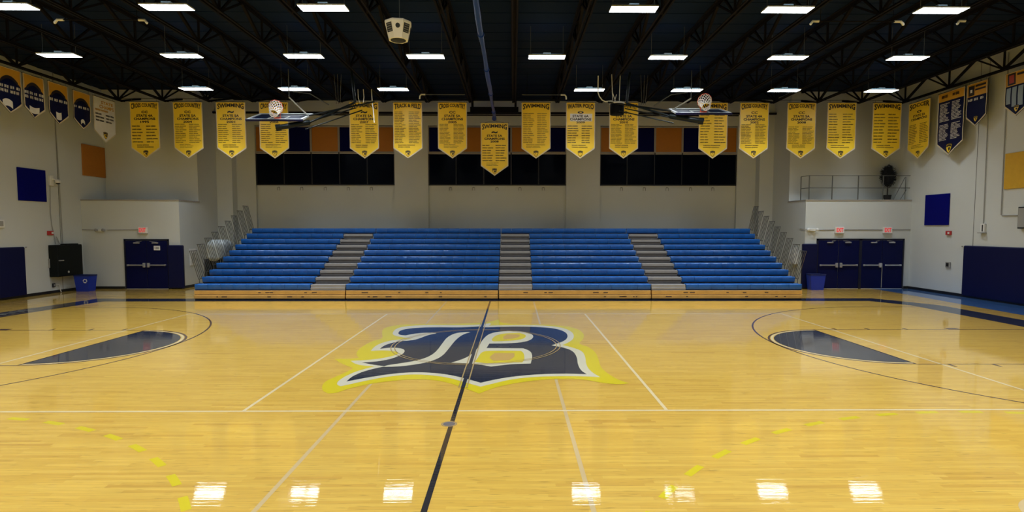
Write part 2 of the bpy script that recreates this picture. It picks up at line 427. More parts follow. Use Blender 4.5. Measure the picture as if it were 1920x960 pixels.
LOGO = {
    'yellow': [(-3.22,13.53),(-3.34,14.11),(-3.31,14.49),(-3.07,14.83),(-2.53,14.94),(-1.78,14.93),(-0.93,15.09),(-0.66,15.29),(-0.43,15.67),(-0.39,15.67),(-0.37,15.15),(0.04,14.87),(0.69,14.87),(1.19,14.73),(1.53,14.46),(1.72,13.97),(1.74,13.35),(1.63,12.76),(1.46,12.33),(1.65,12.0),(1.73,11.49),(1.7,10.87),(1.63,10.18),(1.7,9.69),(1.81,9.3),(1.95,9.12),(1.76,9.04),(1.49,9.14),(1.23,9.36),(0.88,9.41),(0.5,9.36),(0.05,9.15),(-0.29,8.9),(-0.53,8.55),(-0.79,8.86),(-1.11,9.21),(-1.42,9.37),(-1.72,9.4),(-2.05,9.29),(-2.38,9.12),(-2.67,8.82),(-2.76,8.6),(-2.89,8.57),(-3.04,8.73),(-3.14,9.02),(-3.17,9.28),(-3.09,9.55),(-2.99,9.9),(-2.94,10.15),(-3.07,10.28),(-3.31,10.55),(-3.54,10.9),(-3.22,10.9),(-3.07,10.97),(-3.22,11.28),(-3.3,11.69),(-3.29,12.21),(-3.22,12.69),(-3.05,12.95)],
    'white': [(-2.99,13.64),(-3.03,14.24),(-2.84,14.62),(-2.23,14.8),(-1.48,14.72),(-0.94,14.79),(-0.78,14.93),(-0.62,15.06),(-0.59,14.87),(-0.65,14.66),(-0.15,14.76),(0.54,14.76),(1.13,14.54),(1.41,14.14),(1.5,13.5),(1.42,12.86),(1.24,12.41),(1.1,12.19),(1.3,11.92),(1.47,11.57),(1.46,11.02),(1.38,10.32),(1.42,9.81),(1.52,9.5),(1.26,9.56),(0.81,9.58),(0.35,9.53),(-0.04,9.37),(-0.29,9.15),(-0.53,8.93),(-0.82,9.21),(-1.14,9.51),(-1.46,9.66),(-1.78,9.72),(-2.12,9.6),(-2.42,9.38),(-2.67,9.12),(-2.82,8.97),(-2.92,9.07),(-2.96,9.28),(-2.93,9.61),(-2.82,9.96),(-2.59,10.29),(-2.76,10.32),(-2.99,10.45),(-3.17,10.73),(-2.88,10.78),(-2.61,10.93),(-2.39,11.2),(-2.37,11.43),(-2.51,11.6),(-2.79,11.68),(-3.0,11.6),(-3.04,12.12),(-2.92,12.59),(-2.66,12.84),(-2.35,12.88),(-2.63,13.09),(-2.88,13.31)],
    'navy': [(-2.85,13.64),(-2.86,14.04),(-2.61,14.33),(-2.09,14.46),(-1.36,14.4),(-0.9,14.55),(-0.73,14.4),(-0.15,14.53),(0.54,14.52),(1.11,14.26),(1.33,13.73),(1.32,13.13),(1.18,12.6),(0.85,12.15),(1.11,11.92),(1.27,11.58),(1.29,11.02),(1.23,10.38),(1.24,9.94),(1.31,9.7),(0.91,9.75),(0.42,9.7),(-0.01,9.55),(-0.3,9.37),(-0.54,9.16),(-0.84,9.46),(-1.17,9.71),(-1.49,9.83),(-1.8,9.86),(-2.15,9.76),(-2.52,9.51),(-2.81,9.25),(-2.81,9.61),(-2.67,9.99),(-2.4,10.29),(-2.65,10.41),(-2.91,10.59),(-2.62,10.67),(-2.4,10.9),(-2.27,11.27),(-2.27,11.6),(-2.38,11.85),(-2.63,11.96),(-2.86,11.82),(-2.84,12.25),(-2.62,12.62),(-2.32,12.72),(-2.2,12.94),(-2.06,13.37),(-1.88,13.57),(-2.11,13.68),(-2.39,13.57),(-2.59,13.33),(-2.75,13.37)],
    'swash': [(-1.19,13.75),(-1.42,13.63),(-1.57,13.09),(-1.59,12.29),(-1.61,11.51),(-1.7,11.04),(-1.89,10.72),(-2.12,10.54),(-2.38,10.37),(-2.42,10.25),(-2.13,10.26),(-1.84,10.43),(-1.61,10.63),(-1.43,11.07),(-1.38,11.84),(-1.33,12.78),(-1.23,13.41),(-1.06,13.75)],
    'curl': [(-1.89,13.63),(-2.11,13.68),(-2.39,13.57),(-2.59,13.33),(-2.41,13.03),(-2.24,12.86),(-2.09,13.3)],
    'bwhite': [(-0.72,12.67),(-0.6,13.51),(-0.31,13.86),(0.16,13.86),(0.46,13.51),(0.5,13.07),(0.37,12.63),(0.07,12.38),(-0.53,12.33),(-0.57,11.87),(0.22,11.84),(0.37,11.58),(0.4,11.1),(0.34,10.48),(-0.07,10.43),(-0.41,10.24),(-0.73,10.49),(-1.19,10.55),(-0.96,10.89),(-0.83,11.34),(-0.74,12.02)],
    'y1': [(-0.51,12.73),(-0.43,13.29),(-0.22,13.56),(0.16,13.62),(0.33,13.35),(0.28,12.93),(0.07,12.67),(-0.44,12.57)],
    'w1': [(-0.25,13.08),(-0.14,13.45),(0.16,13.4),(0.18,13.14),(-0.01,12.87),(-0.21,12.81)],
    'y2': [(-0.66,11.5),(-0.48,11.62),(0.17,11.58),(0.23,11.34),(0.23,10.81),(0.18,10.57),(-0.11,10.56),(-0.42,10.46),(-0.74,10.6),(-0.7,10.96)],
    'w2': [(-0.49,10.96),(-0.38,11.37),(0.03,11.37),(0.04,11.03),(-0.07,10.74),(-0.38,10.71)],

}
lg = Court()
h = 0.0028
order = [('yellow', 'paint_yellow'), ('white', 'paint_white'), ('navy', 'paint_navy'), ('swash', 'paint_white'), ('curl', 'paint_white'),
         ('bwhite', 'paint_white'), ('y1', 'paint_yellow'), ('w1', 'paint_wood'), ('y2', 'paint_yellow'), ('w2', 'paint_wood')]
from mathutils.geometry import tessellate_polygon
def smooth_loop(pts, it=1):
    for _ in range(it):
        q = []
        for i in range(len(pts)):
            a, b, c = pts[i-1], pts[i], pts[(i+1) % len(pts)]
            v1 = Vector((b[0]-a[0], b[1]-a[1])); v2 = Vector((c[0]-b[0], c[1]-b[1]))
            if v1.length > 0 and v2.length > 0 and v1.angle(v2) > 1.0: q.append(b)      # keep the sharp points
            else:
                q.append((b[0]*0.75+a[0]*0.25, b[1]*0.75+a[1]*0.25)); q.append((b[0]*0.75+c[0]*0.25, b[1]*0.75+c[1]*0.25))
        pts = q
    return pts
for i, (k, mn) in enumerate(order):
    pts = smooth_loop(LOGO[k], 2)
    z_ = h+0.0006*i
    tris = tessellate_polygon([[Vector((x, y, 0)) for x, y in pts]])
    lg.add([(x, y, z_) for x, y in pts], tris, mn)
zt = h+0.0006*len(order)
lg.arc(XM, YM, 1.86, 0, 360, 0.022, zt, 'paint_tan', 72); lg.arc(XM, YM, 1.78, 0, 360, 0.022, zt, 'paint_tan', 72)
lg.line([(XM, 8.86), (XM, 15.44)], 0.065, zt+0.0002, 'paint_navy')
for d_ in (-0.065, 0.065): lg.line([(XM+d_, 8.86), (XM+d_, 15.44)], 0.022, zt+0.0006, 'paint_tan')
lg.arc(-0.2, 12.15, 0.16, 0, 360, 0.012, zt+0.0006, 'paint_grey', 24)
# all faces must look up
logo = lg.build('court_logo', floor, fix=False)
logo['label'] = 'painted navy, white and yellow letter emblem at the centre of the court'
for o in (floor, logo):
    bm = bmesh.new(); bm.from_mesh(o.data)
    for f in bm.faces:
        f.normal_update()
        if f.normal.z < -0.5 and f.calc_center_median().z > -0.1: f.normal_flip()
    bm.to_mesh(o.data); bm.free()

# deck of the roof: shallow ribs
dk = MB()
dk.box(XL-0.2, XR+0.2, YN-0.2, 28.2, ZD, ZD+0.2, 'deck_paint')
for i in range(40):
    y_ = YN+0.4+i*0.8
    dk.box(XL, XR, y_, y_+0.35, ZD-0.012, ZD+0.01, 'deck_paint')
struct(dk.build('ceiling'))

struct(MB().box(XL-0.2, XL, YN-0.2, 28.2, 0, ZD, 'wall_paint').build('wall_left'))
struct(MB().box(XR, XR+0.2, YN-0.2, 28.2, 0, ZD, 'wall_paint').build('wall_right'))
struct(MB().box(XL, XR, YN-0.2, YN, 0, ZD, 'wall_paint').build('wall_front'))

# back wall in one: door blocks, setbacks, alcove returns, piers, pilasters and bays
bk = MB()
WP = 'wall_paint'
PIL = 27.45
BAYS = [(-12.58, -5.80), (-4.15, 2.62), (4.28, 11.03)]
for nm_, a_, b_, c_, d_, e_ in (('l', XL, RL, YF, YU, 3.80), ('l', XL, RL, YU, 28.2, ZD), ('r', RR, XR, YF, YU, 3.83), ('r', RR, XR, YU, 28.2, ZD)):
    struct(MB().box(a_, b_, c_, d_, 0, e_, WP).build('wall_back'))
bk.box(RL, -13.50, YC, 28.2, 0, ZD, WP); bk.box(11.95, RR, YC, 28.2, 0, ZD, WP)
bk.box(-13.5, 11.95, YB, 28.2, 0, ZD, WP)
for a, b in ((-13.5, BAYS[0][0]), (BAYS[0][1], BAYS[1][0]), (BAYS[1][1], BAYS[2][0]), (BAYS[2][1], 11.95)):
    bk.box(a, b, PIL, YB, 0, ZD, WP)
for a, b in BAYS: bk.box(a, b, PIL, YB, 7.62, ZD, WP)
wall_back = struct(bk.build('wall_back'))

# vertical control joints in the side walls
sm = MB()
for y_ in (18.2, 22.75): sm.box(XL-0.001, XL+0.004, y_, y_+0.02, 0, ZD, 'seam')
struct(sm.build('trim_left'))
sm = MB()
for y_ in (18.15, 20.6): sm.box(XR-0.004, XR+0.001, y_, y_+0.02, 0, ZD, 'seam')
struct(sm.build('trim_right'))
sm = MB()
sm.box(XL, RL+0.02, YF-0.025, YF+0.02, 3.77, 3.82, 'frame_grey'); sm.box(RL-0.02, RL+0.025, YF, YU+0.05, 3.77, 3.82, 'frame_grey')
sm.box(RR-0.02, XR, YF-0.025, YF+0.02, 3.80, 3.85, 'frame_grey'); sm.box(RR-0.025, RR+0.02, YF, YU+0.05, 3.80, 3.85, 'frame_grey')
struct(sm.build('trim_back'))

# baseboards
b_ = MB(); b_.box(XL, XL+0.02, YN, YF, 0, 0.11, 'black_trim', 0.004); struct(b_.build('baseboard_left'))
b_ = MB(); b_.box(XR-0.02, XR, YN, YF, 0, 0.11, 'black_trim', 0.004); struct(b_.build('baseboard_right'))
b_ = MB()
b_.box(XL, -16.66, YF-0.02, YF, 0, 0.11, 'black_trim'); b_.box(-14.7, RL, YF-0.02, YF, 0, 0.11, 'black_trim')
b_.box(RL, RL+0.02, YF-0.02, YU, 0, 0.11, 'black_trim'); b_.box(RR-0.02, RR, YF-0.02, YU, 0, 0.11, 'black_trim')
b_.box(RR, 13.1, YF-0.02, YF, 0, 0.11, 'black_trim'); b_.box(16.98, XR, YF-0.02, YF, 0, 0.11, 'black_trim')
struct(b_.build('baseboard_back'))

# windows: dark glazing high in each bay, five lights each
for n, (a, b) in enumerate(BAYS):
    f = MB()
    z0, z1 = 4.77, 6.24
    f.box(a, b, 27.50, YB, z0-0.05, z0, 'black_trim'); f.box(a, b, 27.48, YB, z1, z1+0.07, 'frame_grey', 0.005)
    f.box(a, a+0.05, 27.50, YB, z0, z1, 'black_trim'); f.box(b-0.05, b, 27.50, YB, z0, z1, 'black_trim')
    step = (b-a)/5
    for i in range(1, 5): f.box(a+i*step-0.02, a+i*step+0.02, 27.53, YB, z0, z1, 'black_trim')
    for i in range(1, 5): f.box(a+i*step-0.03, a+i*step+0.03, 27.475, 27.49, z1-0.01, z1+0.08, 'black_trim')
    wf = struct(f.build('window_%d' % (n+1)))
    for i in range(5):
        MB().box(a+i*step+0.025, a+(i+1)*step-0.025, 27.56, 27.58, z0, z1, 'dark_glass').build('pane', wf)

# coloured panels above the windows
ORD = ['leftmost', 'second from left', 'middle', 'fourth from left', 'rightmost']
WN = ['left', 'centre', 'right']
for n, (a, b) in enumerate(BAYS):
    step = (b-a)/5
    for i in range(5):
        orange = (i % 2 == 0) if n != 1 else (i % 2 == 1)
        col = 'orange' if orange else 'navy blue'
        x0, x1 = a+i*step+0.045, a+(i+1)*step-0.045
        t = thing('wall_panel', ((x0+x1)/2, 27.55, 6.34), '%s square panel, %s of the five above the %s dark window' % (col, ORD[i], WN[n]), 'panel', 'coloured panels above the windows')
        MB().box(x0, x1, 27.50, 27.56, 6.36, 7.53, 'panel_orange' if orange else 'panel_navy', 0.01).build('panel_board', t)
        f = MB()
        f.box(x0-0.04, x0, 27.48, 27.6, 6.32, 7.58, 'frame_grey'); f.box(x1, x1+0.04, 27.48, 27.6, 6.32, 7.58, 'frame_grey')
        f.box(x0, x1, 27.48, 27.6, 6.32, 6.36, 'frame_grey'); f.box(x0, x1, 27.48, 27.6, 7.53, 7.58, 'frame_grey')
        f.build('panel_frame', t)

# small hooks under the windows
def hook(x, z): 
    k = MB(); k.box(x-0.035, x+0.035, YB-0.02, YB, z, z+0.05, 'grey_box')
    for d_ in (-0.06, 0.06): k.tube([(x+d_*0.5, YB-0.02, z+0.03), (x+d_, YB-0.06, z+0.0), (x+d_, YB-0.06, z-0.13)], 0.009, 'seam', 6)
    return k
hs = [(522, 565, 609, 652, 695), (843, 886, 930, 973, 1017), (1164, 1207, 1250, 1294, 1336)]
for n, row in enumerate(hs):
    for i, px in enumerate(row):
        x = (px-480)/38.03-12.62
        o = hook(x, 4.60).build('wall_hook', None, (x, YB, 4.5))
        tag(o, 'small metal hook bracket, %s of five under the %s dark window' % (ORD[i], WN[n]), 'hook', 'hooks under the windows')

# ------------------------------------------------------------------ doors
def door_pair(name, x0, x1, z1, sign=None, thumb=(1, 1)):
    f = MB(); y0, y1 = YF-0.05, YF+0.02
    f.box(x0, x0+0.06, y0, y1, 0, z1, 'door_frame_dark'); f.box(x1-0.06, x1, y0, y1, 0, z1, 'door_frame_dark')
    f.box(x0, x1, y0, y1, z1-0.07, z1, 'door_frame_dark'); f.box(x0+0.06, x1-0.06, y0-0.02, y1, 0.0, 0.02, 'chrome')
    fr = struct(f.build(name))
    xm = (x0+x1)/2
    for s, (a, b) in enumerate(((x0+0.065, xm-0.012), (xm+0.012, x1-0.065))):
        lf = MB().box(a, b, YF-0.045, YF-0.005, 0.025, z1-0.075, 'door_navy', 0.004).build('door_leaf', fr)
        p = MB(); inner = b if s == 0 else a; out = a if s == 0 else b; d_ = -1 if s == 0 else 1
        p.box(min(inner+d_*0.10, out-d_*0.10), max(inner+d_*0.10, out-d_*0.10), YF-0.11, YF-0.075, 1.0, 1.05, 'chrome', 0.008)
        if thumb[s]: p.box(min(inner+d_*0.03, inner+d_*0.13), max(inner+d_*0.03, inner+d_*0.13), YF-0.13, YF-0.045, 0.93, 1.12, 'chrome', 0.012)
        p.box(min(out-d_*0.06, out-d_*0.13), max(out-d_*0.06, out-d_*0.13), YF-0.11, YF-0.045, 0.99, 1.06, 'chrome', 0.008)
        p.build('push_bar', lf)
        c = MB(); cx = inner+d_*0.38
        c.box(cx-0.13, cx+0.13, YF-0.10, YF-0.045, z1-0.19, z1-0.14, 'chrome', 0.01)
        c.tube([(cx+0.08, YF-0.09, z1-0.13), (cx-0.02*d_, YF-0.16, z1-0.11), (cx-0.22*d_, YF-0.08, z1-0.09)], 0.009, 'grey_box', 6)
        c.build('door_closer', lf)
    if name != 'door_1':
        pass
    return fr
door_pair('door_1', -16.62, -14.72, 2.14)
door_pair('door_2', 13.13, 15.03, 2.17); door_pair('door_3', 15.03, 16.93, 2.17, thumb=(1, 0))
MB().box(15.99-0.01, 15.99+0.01, YF-0.06, YF-0.04, 0.05, 1.1, 'grey_box').build('door_astragal', bpy.data.objects['door_3'])
# room sign on the left doors
t = thing('room_sign', (-15.2, YF-0.05, 1.66), 'small white number sign on the right leaf of the left blue doors', 'sign')
MB().box(-15.35, -15.08, YF-0.058, YF-0.046, 1.66, 1.85, 'paper', 0.004).build('sign_plate', t)
def put_text(mb, s, x0, x1, z0, z1, y, mname, plane='y', flip=1):
    vs, fs = text_geo(s)
    P = []
    for u, v in vs:
        a = x0+(x1-x0)*u; z = z0+(z1-z0)*v
        P.append((a, y, z) if plane == 'y' else (y, a, z))
    mb.add(P, fs, mname); return mb
put_text(MB(), '110', -15.30, -15.13, 1.71, 1.80, YF-0.060, 'banner_ink').build('lettering', t, fix=False)

# ------------------------------------------------------------------ exit signs, emergency lights, conduits
def exit_sign(xc, z, label):
    t = thing('exit_sign', (xc, YF-0.06, z-0.13), label, 'exit sign', 'exit signs')
    f = MB(); f.box(xc-0.19, xc+0.19, YF-0.075, YF, z-0.14, z+0.13, 'exit_face', 0.01)
    f.box(xc-0.19, xc+0.19, YF-0.08, YF-0.0, z-0.155, z-0.135, 'grey_box'); f.build('sign_housing', t)
    put_text(MB(), 'EXIT', xc-0.145, xc+0.145, z-0.085, z+0.095, YF-0.079, 'exit_red').build('lettering', t, fix=False)
exit_sign(-15.79, 2.52, 'lit red and white exit sign above the left blue doors')
exit_sign(14.09, 2.54, 'red exit sign above the left pair of the right-hand blue doors')
exit_sign(16.17, 2.54, 'red exit sign above the rightmost pair of blue doors')
def emergency_light(xc, z, label, wide):
    t = thing('emergency_light', (xc, YF-0.06, z-0.08), label, 'emergency light')
    MB().box(xc-wide, xc+wide, YF-0.09, YF, z-0.07, z+0.05, 'white_plastic', 0.015).build('light_housing', t)
    for s in (-1, 1):
        k = MB(); k.lathe([(0.02, 0.05), (0.05, 0.02), (0.068, -0.04), (0.066, -0.05), (0.0, -0.045)], (xc+s*(wide+0.03), YF-0.12, z), 'grey_box' if wide < 0.15 else 'white_plastic', 14, 'y')
        k.build('lamp_head', t)
emergency_light(-17.55, 2.52, 'twin-head emergency light left of the exit sign on the left block', 0.12)
emergency_light(12.88, 2.56, 'white emergency light at the left edge of the right door block', 0.16)
def conduit(pts, r, label, mname='grey_box'):
    o = MB().tube(pts, r, mname, 7)
    lo = pts[0]
    return tag(o.build('conduit', None, lo), label, 'conduit')
conduit([(-17.31, YF-0.02, 2.53), (-16.0, YF-0.02, 2.54)], 0.014, 'thin horizontal grey conduit leading to the left exit sign')
conduit([(14.30, YF-0.02, 2.56), (15.96, YF-0.02, 2.56)], 0.014, 'thin horizontal conduit joining the two right-hand exit signs')
conduit([(13.2, YF-0.02, 2.55), (13.88, YF-0.02, 2.56)], 0.014, 'thin conduit between the right emergency light and the first exit sign beside it')
conduit([(16.38, YF-0.02, 2.56), (XR-0.02, YF-0.02, 2.57)], 0.014, 'thin conduit from the rightmost exit sign to the wall corner')
conduit([(XL+0.02, YF-0.02, 2.54), (-17.78, YF-0.02, 2.53)], 0.014, 'short thin conduit from the wall corner to the left emergency light')
conduit([(12.6, 24.3, 2.6), (12.58, YF-0.03, 2.58), (12.70, YF-0.03, 2.56)], 0.014, 'short conduit stub left of the right emergency light')

# ------------------------------------------------------------------ wall pads
def pad(name, x0, x1, y0, y1, z0, z1, label):
    p = MB(); p.box(x0, x1, y0, y1, z0, z1, 'pad_navy', 0.035)
    o = p.build(name, None, ((x0+x1)/2, (y0+y1)/2, z0)); return tag(o, label, 'wall pad')
pad('wall_pad', -14.72, -14.08, YF-0.16, YF-0.001, 0.03, 1.88, 'narrow navy wall pad right of the left blue doors')
pad('wall_pad', 12.48, 13.12, YF-0.16, YF-0.001, 0.03, 1.95, 'narrow navy wall pad behind the bright blue bin, left of the right doors')
def pad_row(x0, x1, yy, z1, label):
    t = thing('wall_pad', ((x0+x1)/2, (yy[0]+yy[-1])/2, 0.03), label, 'wall pad')
    MB().box(x0, x1, yy[0], yy[-1], 0.06, z1, 'pad_navy', 0.035).build('pad_panel', t)
    MB().box(x0+(0.0 if x0 < 0 else 0.06), x1-(0.06 if x0 < 0 else 0.0), yy[0]+0.05, yy[-1]-0.05, 0.03, 0.06, 'black_trim').build('bottom_rail', t)
pad_row(XL+0.001, XL+0.09, [11.4+1.2*i for i in range(9)][:9], 1.9, 'large navy padding along the left wall at the frame edge')
pad_row(XR-0.09, XR-0.001, [11.35+1.2*i for i in range(9)][:9], 1.96, 'large navy padding along the right wall at the frame edge')

# ------------------------------------------------------------------ acoustic panels on the side walls
def side_panel(wall, y0, y1, z0, z1, mname, label):
    x0, x1 = (XL+0.001, XL+0.05) if wall == 'L' else (XR-0.05, XR-0.001)
    t = thing('acoustic_panel', ((x0+x1)/2, (y0+y1)/2, z0), label, 'wall panel', 'acoustic panels on the side walls')
    MB().box(x0, x1, y0, y1, z0, z1, mname, 0.01).build('panel_face', t)
side_panel('L', 20.89, 22.13, 3.63, 4.86, 'panel_blue', 'square blue acoustic panel high on the left wall')
side_panel('R', 21.78, 23.06, 2.74, 3.99, 'panel_blue', 'square blue acoustic panel on the right wall')
side_panel('L', 24.05, 25.38, 4.86, 6.20, 'panel_orange', 'orange acoustic panel on the left wall above the door block')
side_panel('R', 16.9, 19.38, 3.97, 5.20, 'panel_yellow', 'yellow acoustic panel high on the right wall at the frame edge')

# ------------------------------------------------------------------ bleachers
Y0, RUN, Z0, RISE = 20.20, 0.507, 0.565, 0.2264
NROW = 10
SEC = [(-11.58, -6.10, -11.58, -7.39, -7.37, -6.12, 'leftmost bank of blue bleachers, end rails at its left and grey steps at its right'),
       (-6.08, -0.54, -6.08, -0.54, None, None, 'second bank of blue bleachers from the left, all seats and no steps'),
       (-0.52, 5.05, 0.72, 5.05, -0.52, 0.70, 'third bank of blue bleachers, with grey steps at its left, near the court centre'),
       (5.07, 10.61, 6.35, 10.61, 5.08, 6.33, 'rightmost bank of blue bleachers, grey steps at its left and end rails at its right')]
def seat_profile(y, z):
    """side outline of one moulded seat, front edge at y, top at z"""
    return [(y+0.012, z-0.188), (y-0.002, z-0.10), (y, z-0.022), (y+0.018, z-0.003), (y+0.05, z), (y+0.13, z-0.014),
            (y+0.22, z-0.012), (y+0.275, z+0.0), (y+0.29, z-0.01), (y+0.29, z-0.06), (y+0.06, z-0.06), (y+0.06, z-0.188)]
def make_row(mb, xa, xb, y, z):
    n = max(1, round((xb-xa)/0.462)); st = (xb-xa)/n
    for i in range(n):
        a, b = xa+i*st+0.003, xa+(i+1)*st-0.003
        # the front bulges a little in the middle of every seat
        prof = seat_profile(y, z); cols = 5; vs = []; fs = []; m_ = len(prof)
        for c in range(cols+1):
            t_ = c/cols; bul = 0.016*math.sin(PI*t_)
            for j, (py, pz) in enumerate(prof):
                vs.append((a+(b-a)*t_, py-(bul if j < 4 else 0), pz-(0.006*math.sin(PI*t_) if 4 <= j <= 6 else 0)))
        for c in range(cols):
            for j in range(m_):
                k = (j+1) % m_; fs.append((c*m_+j, c*m_+k, (c+1)*m_+k, (c+1)*m_+j))
        fs.append(tuple(range(m_))); fs.append(tuple(range(cols*m_, (cols+1)*m_))[::-1])
        mb.add(vs, fs, 'seat_blue')
        xm = (a+b)/2+0.2*st
        mb.lathe([(0.021, 0.0), (0.016, -0.006)], (xm, y-0.004, z-0.035), 'steel_dot', 8, 'y')
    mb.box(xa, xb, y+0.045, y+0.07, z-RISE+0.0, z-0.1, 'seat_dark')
for si, (x0, x1, s0, s1, a0, a1, lab) in enumerate(SEC):
    t = thing('bleacher_bank', ((x0+x1)/2, Y0+2.4, 0), lab, 'bleachers', 'telescopic bleachers along the back of the court')
    for i in range(NROW):
        y, z = Y0+RUN*i, Z0+RISE*i
        r = MB(); top = (i == NROW-1)
        make_row(r, x0 if top and a0 is not None else s0, x1 if top else s1, y, z)
        r.build('seat_row', t)
    dk = MB()
    for i in range(NROW):
        y, z = Y0+RUN*i, Z0+RISE*i
        dk.box(s0, s1, y+0.02, y+RUN+0.05, z-0.235, z-0.205, 'understructure')
    dk.build('deck', t)
    fr = MB()
    for xx in [x0+0.06, (x0+x1)/2, x1-0.06]:
        for i in range(NROW):
            y, z = Y0+RUN*i, Z0+RISE*i
            fr.box(xx-0.03, xx+0.03, y+0.25, y+0.31, 0, z-0.23, 'understructure')
        fr.box(xx-0.04, xx+0.04, Y0+0.1, Y0+RUN*NROW, 0.03, 0.13, 'understructure')
    for i in range(NROW):
        y, z = Y0+RUN*i, Z0+RISE*i
        fr.box(x0+0.02, x1-0.02, y+0.07, y+0.085, z-RISE-0.05, z-0.20, 'understructure')
    fr.build('understructure', t)
    if a0 is not None:
        for i in range(NROW-1):
            y, z = Y0+RUN*i, Z0+RISE*i
            s = MB()
            s.box(a0, a1, y+0.02, y+0.20, z-0.125, z-0.02, 'step_face', 0.006)
            s.box(a0, a1, y+0.20, y+RUN+0.03, z-0.05, z-0.028, 'step_tread')
            s.box(a0, a1, y-0.0+0.05, y+0.07, z-0.235, z-0.125, 'step_tread')
            if i == 0: s.box(a0, a1, y-0.02, y+0.16, 0.345, z-0.12, 'step_face', 0.006)
            s.build('aisle_step', t)
    for k, (za, zb, yy) in enumerate(((0.195, 0.338, 20.145), (0.045, 0.178, 20.11))):
        w_ = MB(); w_.box(x0+0.01, x1-0.01, yy, yy+0.30, za, zb, 'base_wood', 0.008)
        rnd = random.Random(si*7+k)
        for q in range(5):
            xx = rnd.uniform(x0+0.4, x1-0.5); w_.box(xx, xx+rnd.uniform(0.05, 0.22), yy-0.002, yy+0.01, za+0.05, za+0.085, 'base_mark')
        w_.build('base_board', t)
    MB().box(x0+0.02, x1-0.02, 20.17, 20.40, 0.0, 0.36, 'understructure').build('base_skirt', t)
    # end rails: one raked picket panel per row
    side = {0: x0-0.03, 3: x1+0.03}.get(si)
    if side is not None:
        for i in range(9):
            yb = Y0+0.33+RUN*i; zb = Z0+RISE*i+0.16; zt = 1.78+0.223*i
            lean = 0.52
            g = MB()
            for k in range(5):
                yk = yb-lean+0.11*k
                g.tube([(side, yk+lean, zb), (side, yk, zt)], 0.012, 'rail_tube' if k not in (0, 4) else 'rail_steel', 6)
            g.tube([(side, yb-lean-0.02, zt), (side, yb-lean+0.46, zt)], 0.013, 'rail_steel', 6)
            g.tube([(side, yb-0.02, zb), (side, yb+0.46, zb)], 0.013, 'rail_steel', 6)
            g.tube([(side, yb+0.05, zb), (side, yb+0.05, Z0+RISE*i-0.2)], 0.013, 'rail_steel', 6)
            g.build('end_rail', t)

# ------------------------------------------------------------------ ceiling lamps
S_ = 3.722; XO = -0.8186; ZL = 7.85
def make_lamp():
    t = thing('ceiling_light', (0, 0, 0), 'x', 'ceiling light', 'rows of white ceiling lights')
    f = MB(); L_, W_ = 0.565, 0.19
    f.box(-L_, L_, -W_, W_, 0.016, 0.035, 'lamp_housing', 0.004)
    f.box(-L_+0.1, L_-0.1, -W_+0.08, W_-0.08, 0.035, 0.07, 'lamp_housing', 0.01)
    f.box(-L_, -L_+0.008, -W_, W_, 0.0, 0.03, 'lamp_housing'); f.box(L_-0.008, L_, -W_, W_, 0.0, 0.03, 'lamp_housing')
    f.box(-L_, L_, -W_, -W_+0.008, 0.0, 0.03, 'lamp_housing'); f.box(-L_, L_, W_-0.008, W_, 0.0, 0.03, 'lamp_housing')
    f.box(-0.12, 0.12, -0.06, 0.06, 0.07, 0.13, 'lamp_housing', 0.01)
    f.build('housing', t)
    MB().box(-L_+0.01, L_-0.01, -W_+0.01, W_-0.01, -0.002, 0.015, 'lamp_glass').build('diffuser', t)
    ld = bpy.data.lights.new('lamp_light', 'AREA'); ld.shape = 'RECTANGLE'; ld.size = 1.09; ld.size_y = 0.34
    ld.energy = LAMP_WATTS; ld.spread = LAMP_SPREAD; ld.color = (0.87, 0.945, 1.0)
    lo = bpy.data.objects.new('lamp_light', ld); C.objects.link(lo); lo.parent = t; lo.location = (0, 0, -0.006)
    u = MB()
    for s in (-1, 1): u.box(-L_+0.1, L_-0.1, s*0.145-0.025, s*0.145+0.025, 0.036, 0.040, 'added_glow')  # invented glowing strips, added to light the deck around each lamp
    u.build('added_glow_strip', t)
    for s in (-1, 1):
        MB().tube([(s*0.5, 0, 0.07), (s*0.5, 0, ZD-ZL-0.01)], 0.006, 'seam', 5).build('hanger_cable', t)
    return t
proto = make_lamp(); first = True
ROWS = [('nearest row at the picture top', 13.67, [-3, -2, -1, 1, 2, 3]), ('middle row', 17.41, [-3.5, -2.5, -1.5, -0.5, 0.5, 1.5, 2.5, 3.5]),
        ('farthest row, above the banners', 21.44, [-3, -2, -1, 1, 2, 3, 4])]
NTH = ['leftmost', 'second from left', 'third from left', 'fourth from left', 'fifth from left', 'sixth from left', 'seventh from left', 'rightmost']
lamp_xy = []
for rn, y_, ks in ROWS:
    for i, k in enumerate(ks):
        o = proto if first else copy_tree(proto); first = False
        o.location = (XO+S_*k, y_, ZL)
        nth = 'rightmost' if i == len(ks)-1 else NTH[i]
        o['label'] = '%s white ceiling light in the %s' % (nth, rn)
# the rows that go on over the camera light the near half of the floor
for y_, st in ((9.75, 0.5), (5.9, 0), (2.05, 0.5), (-1.8, 0)):
    for k in (-4, -3, -2, -1, 0, 1, 2, 3):
        if st == 0 and k == 0: continue
        o = copy_tree(proto); o.location = (XO+S_*(k+st), y_, ZL)
        o['label'] = 'ceiling light of the rows overhead, in front of the nearest row in view'
        o['group'] = 'ceiling lights over the near half'

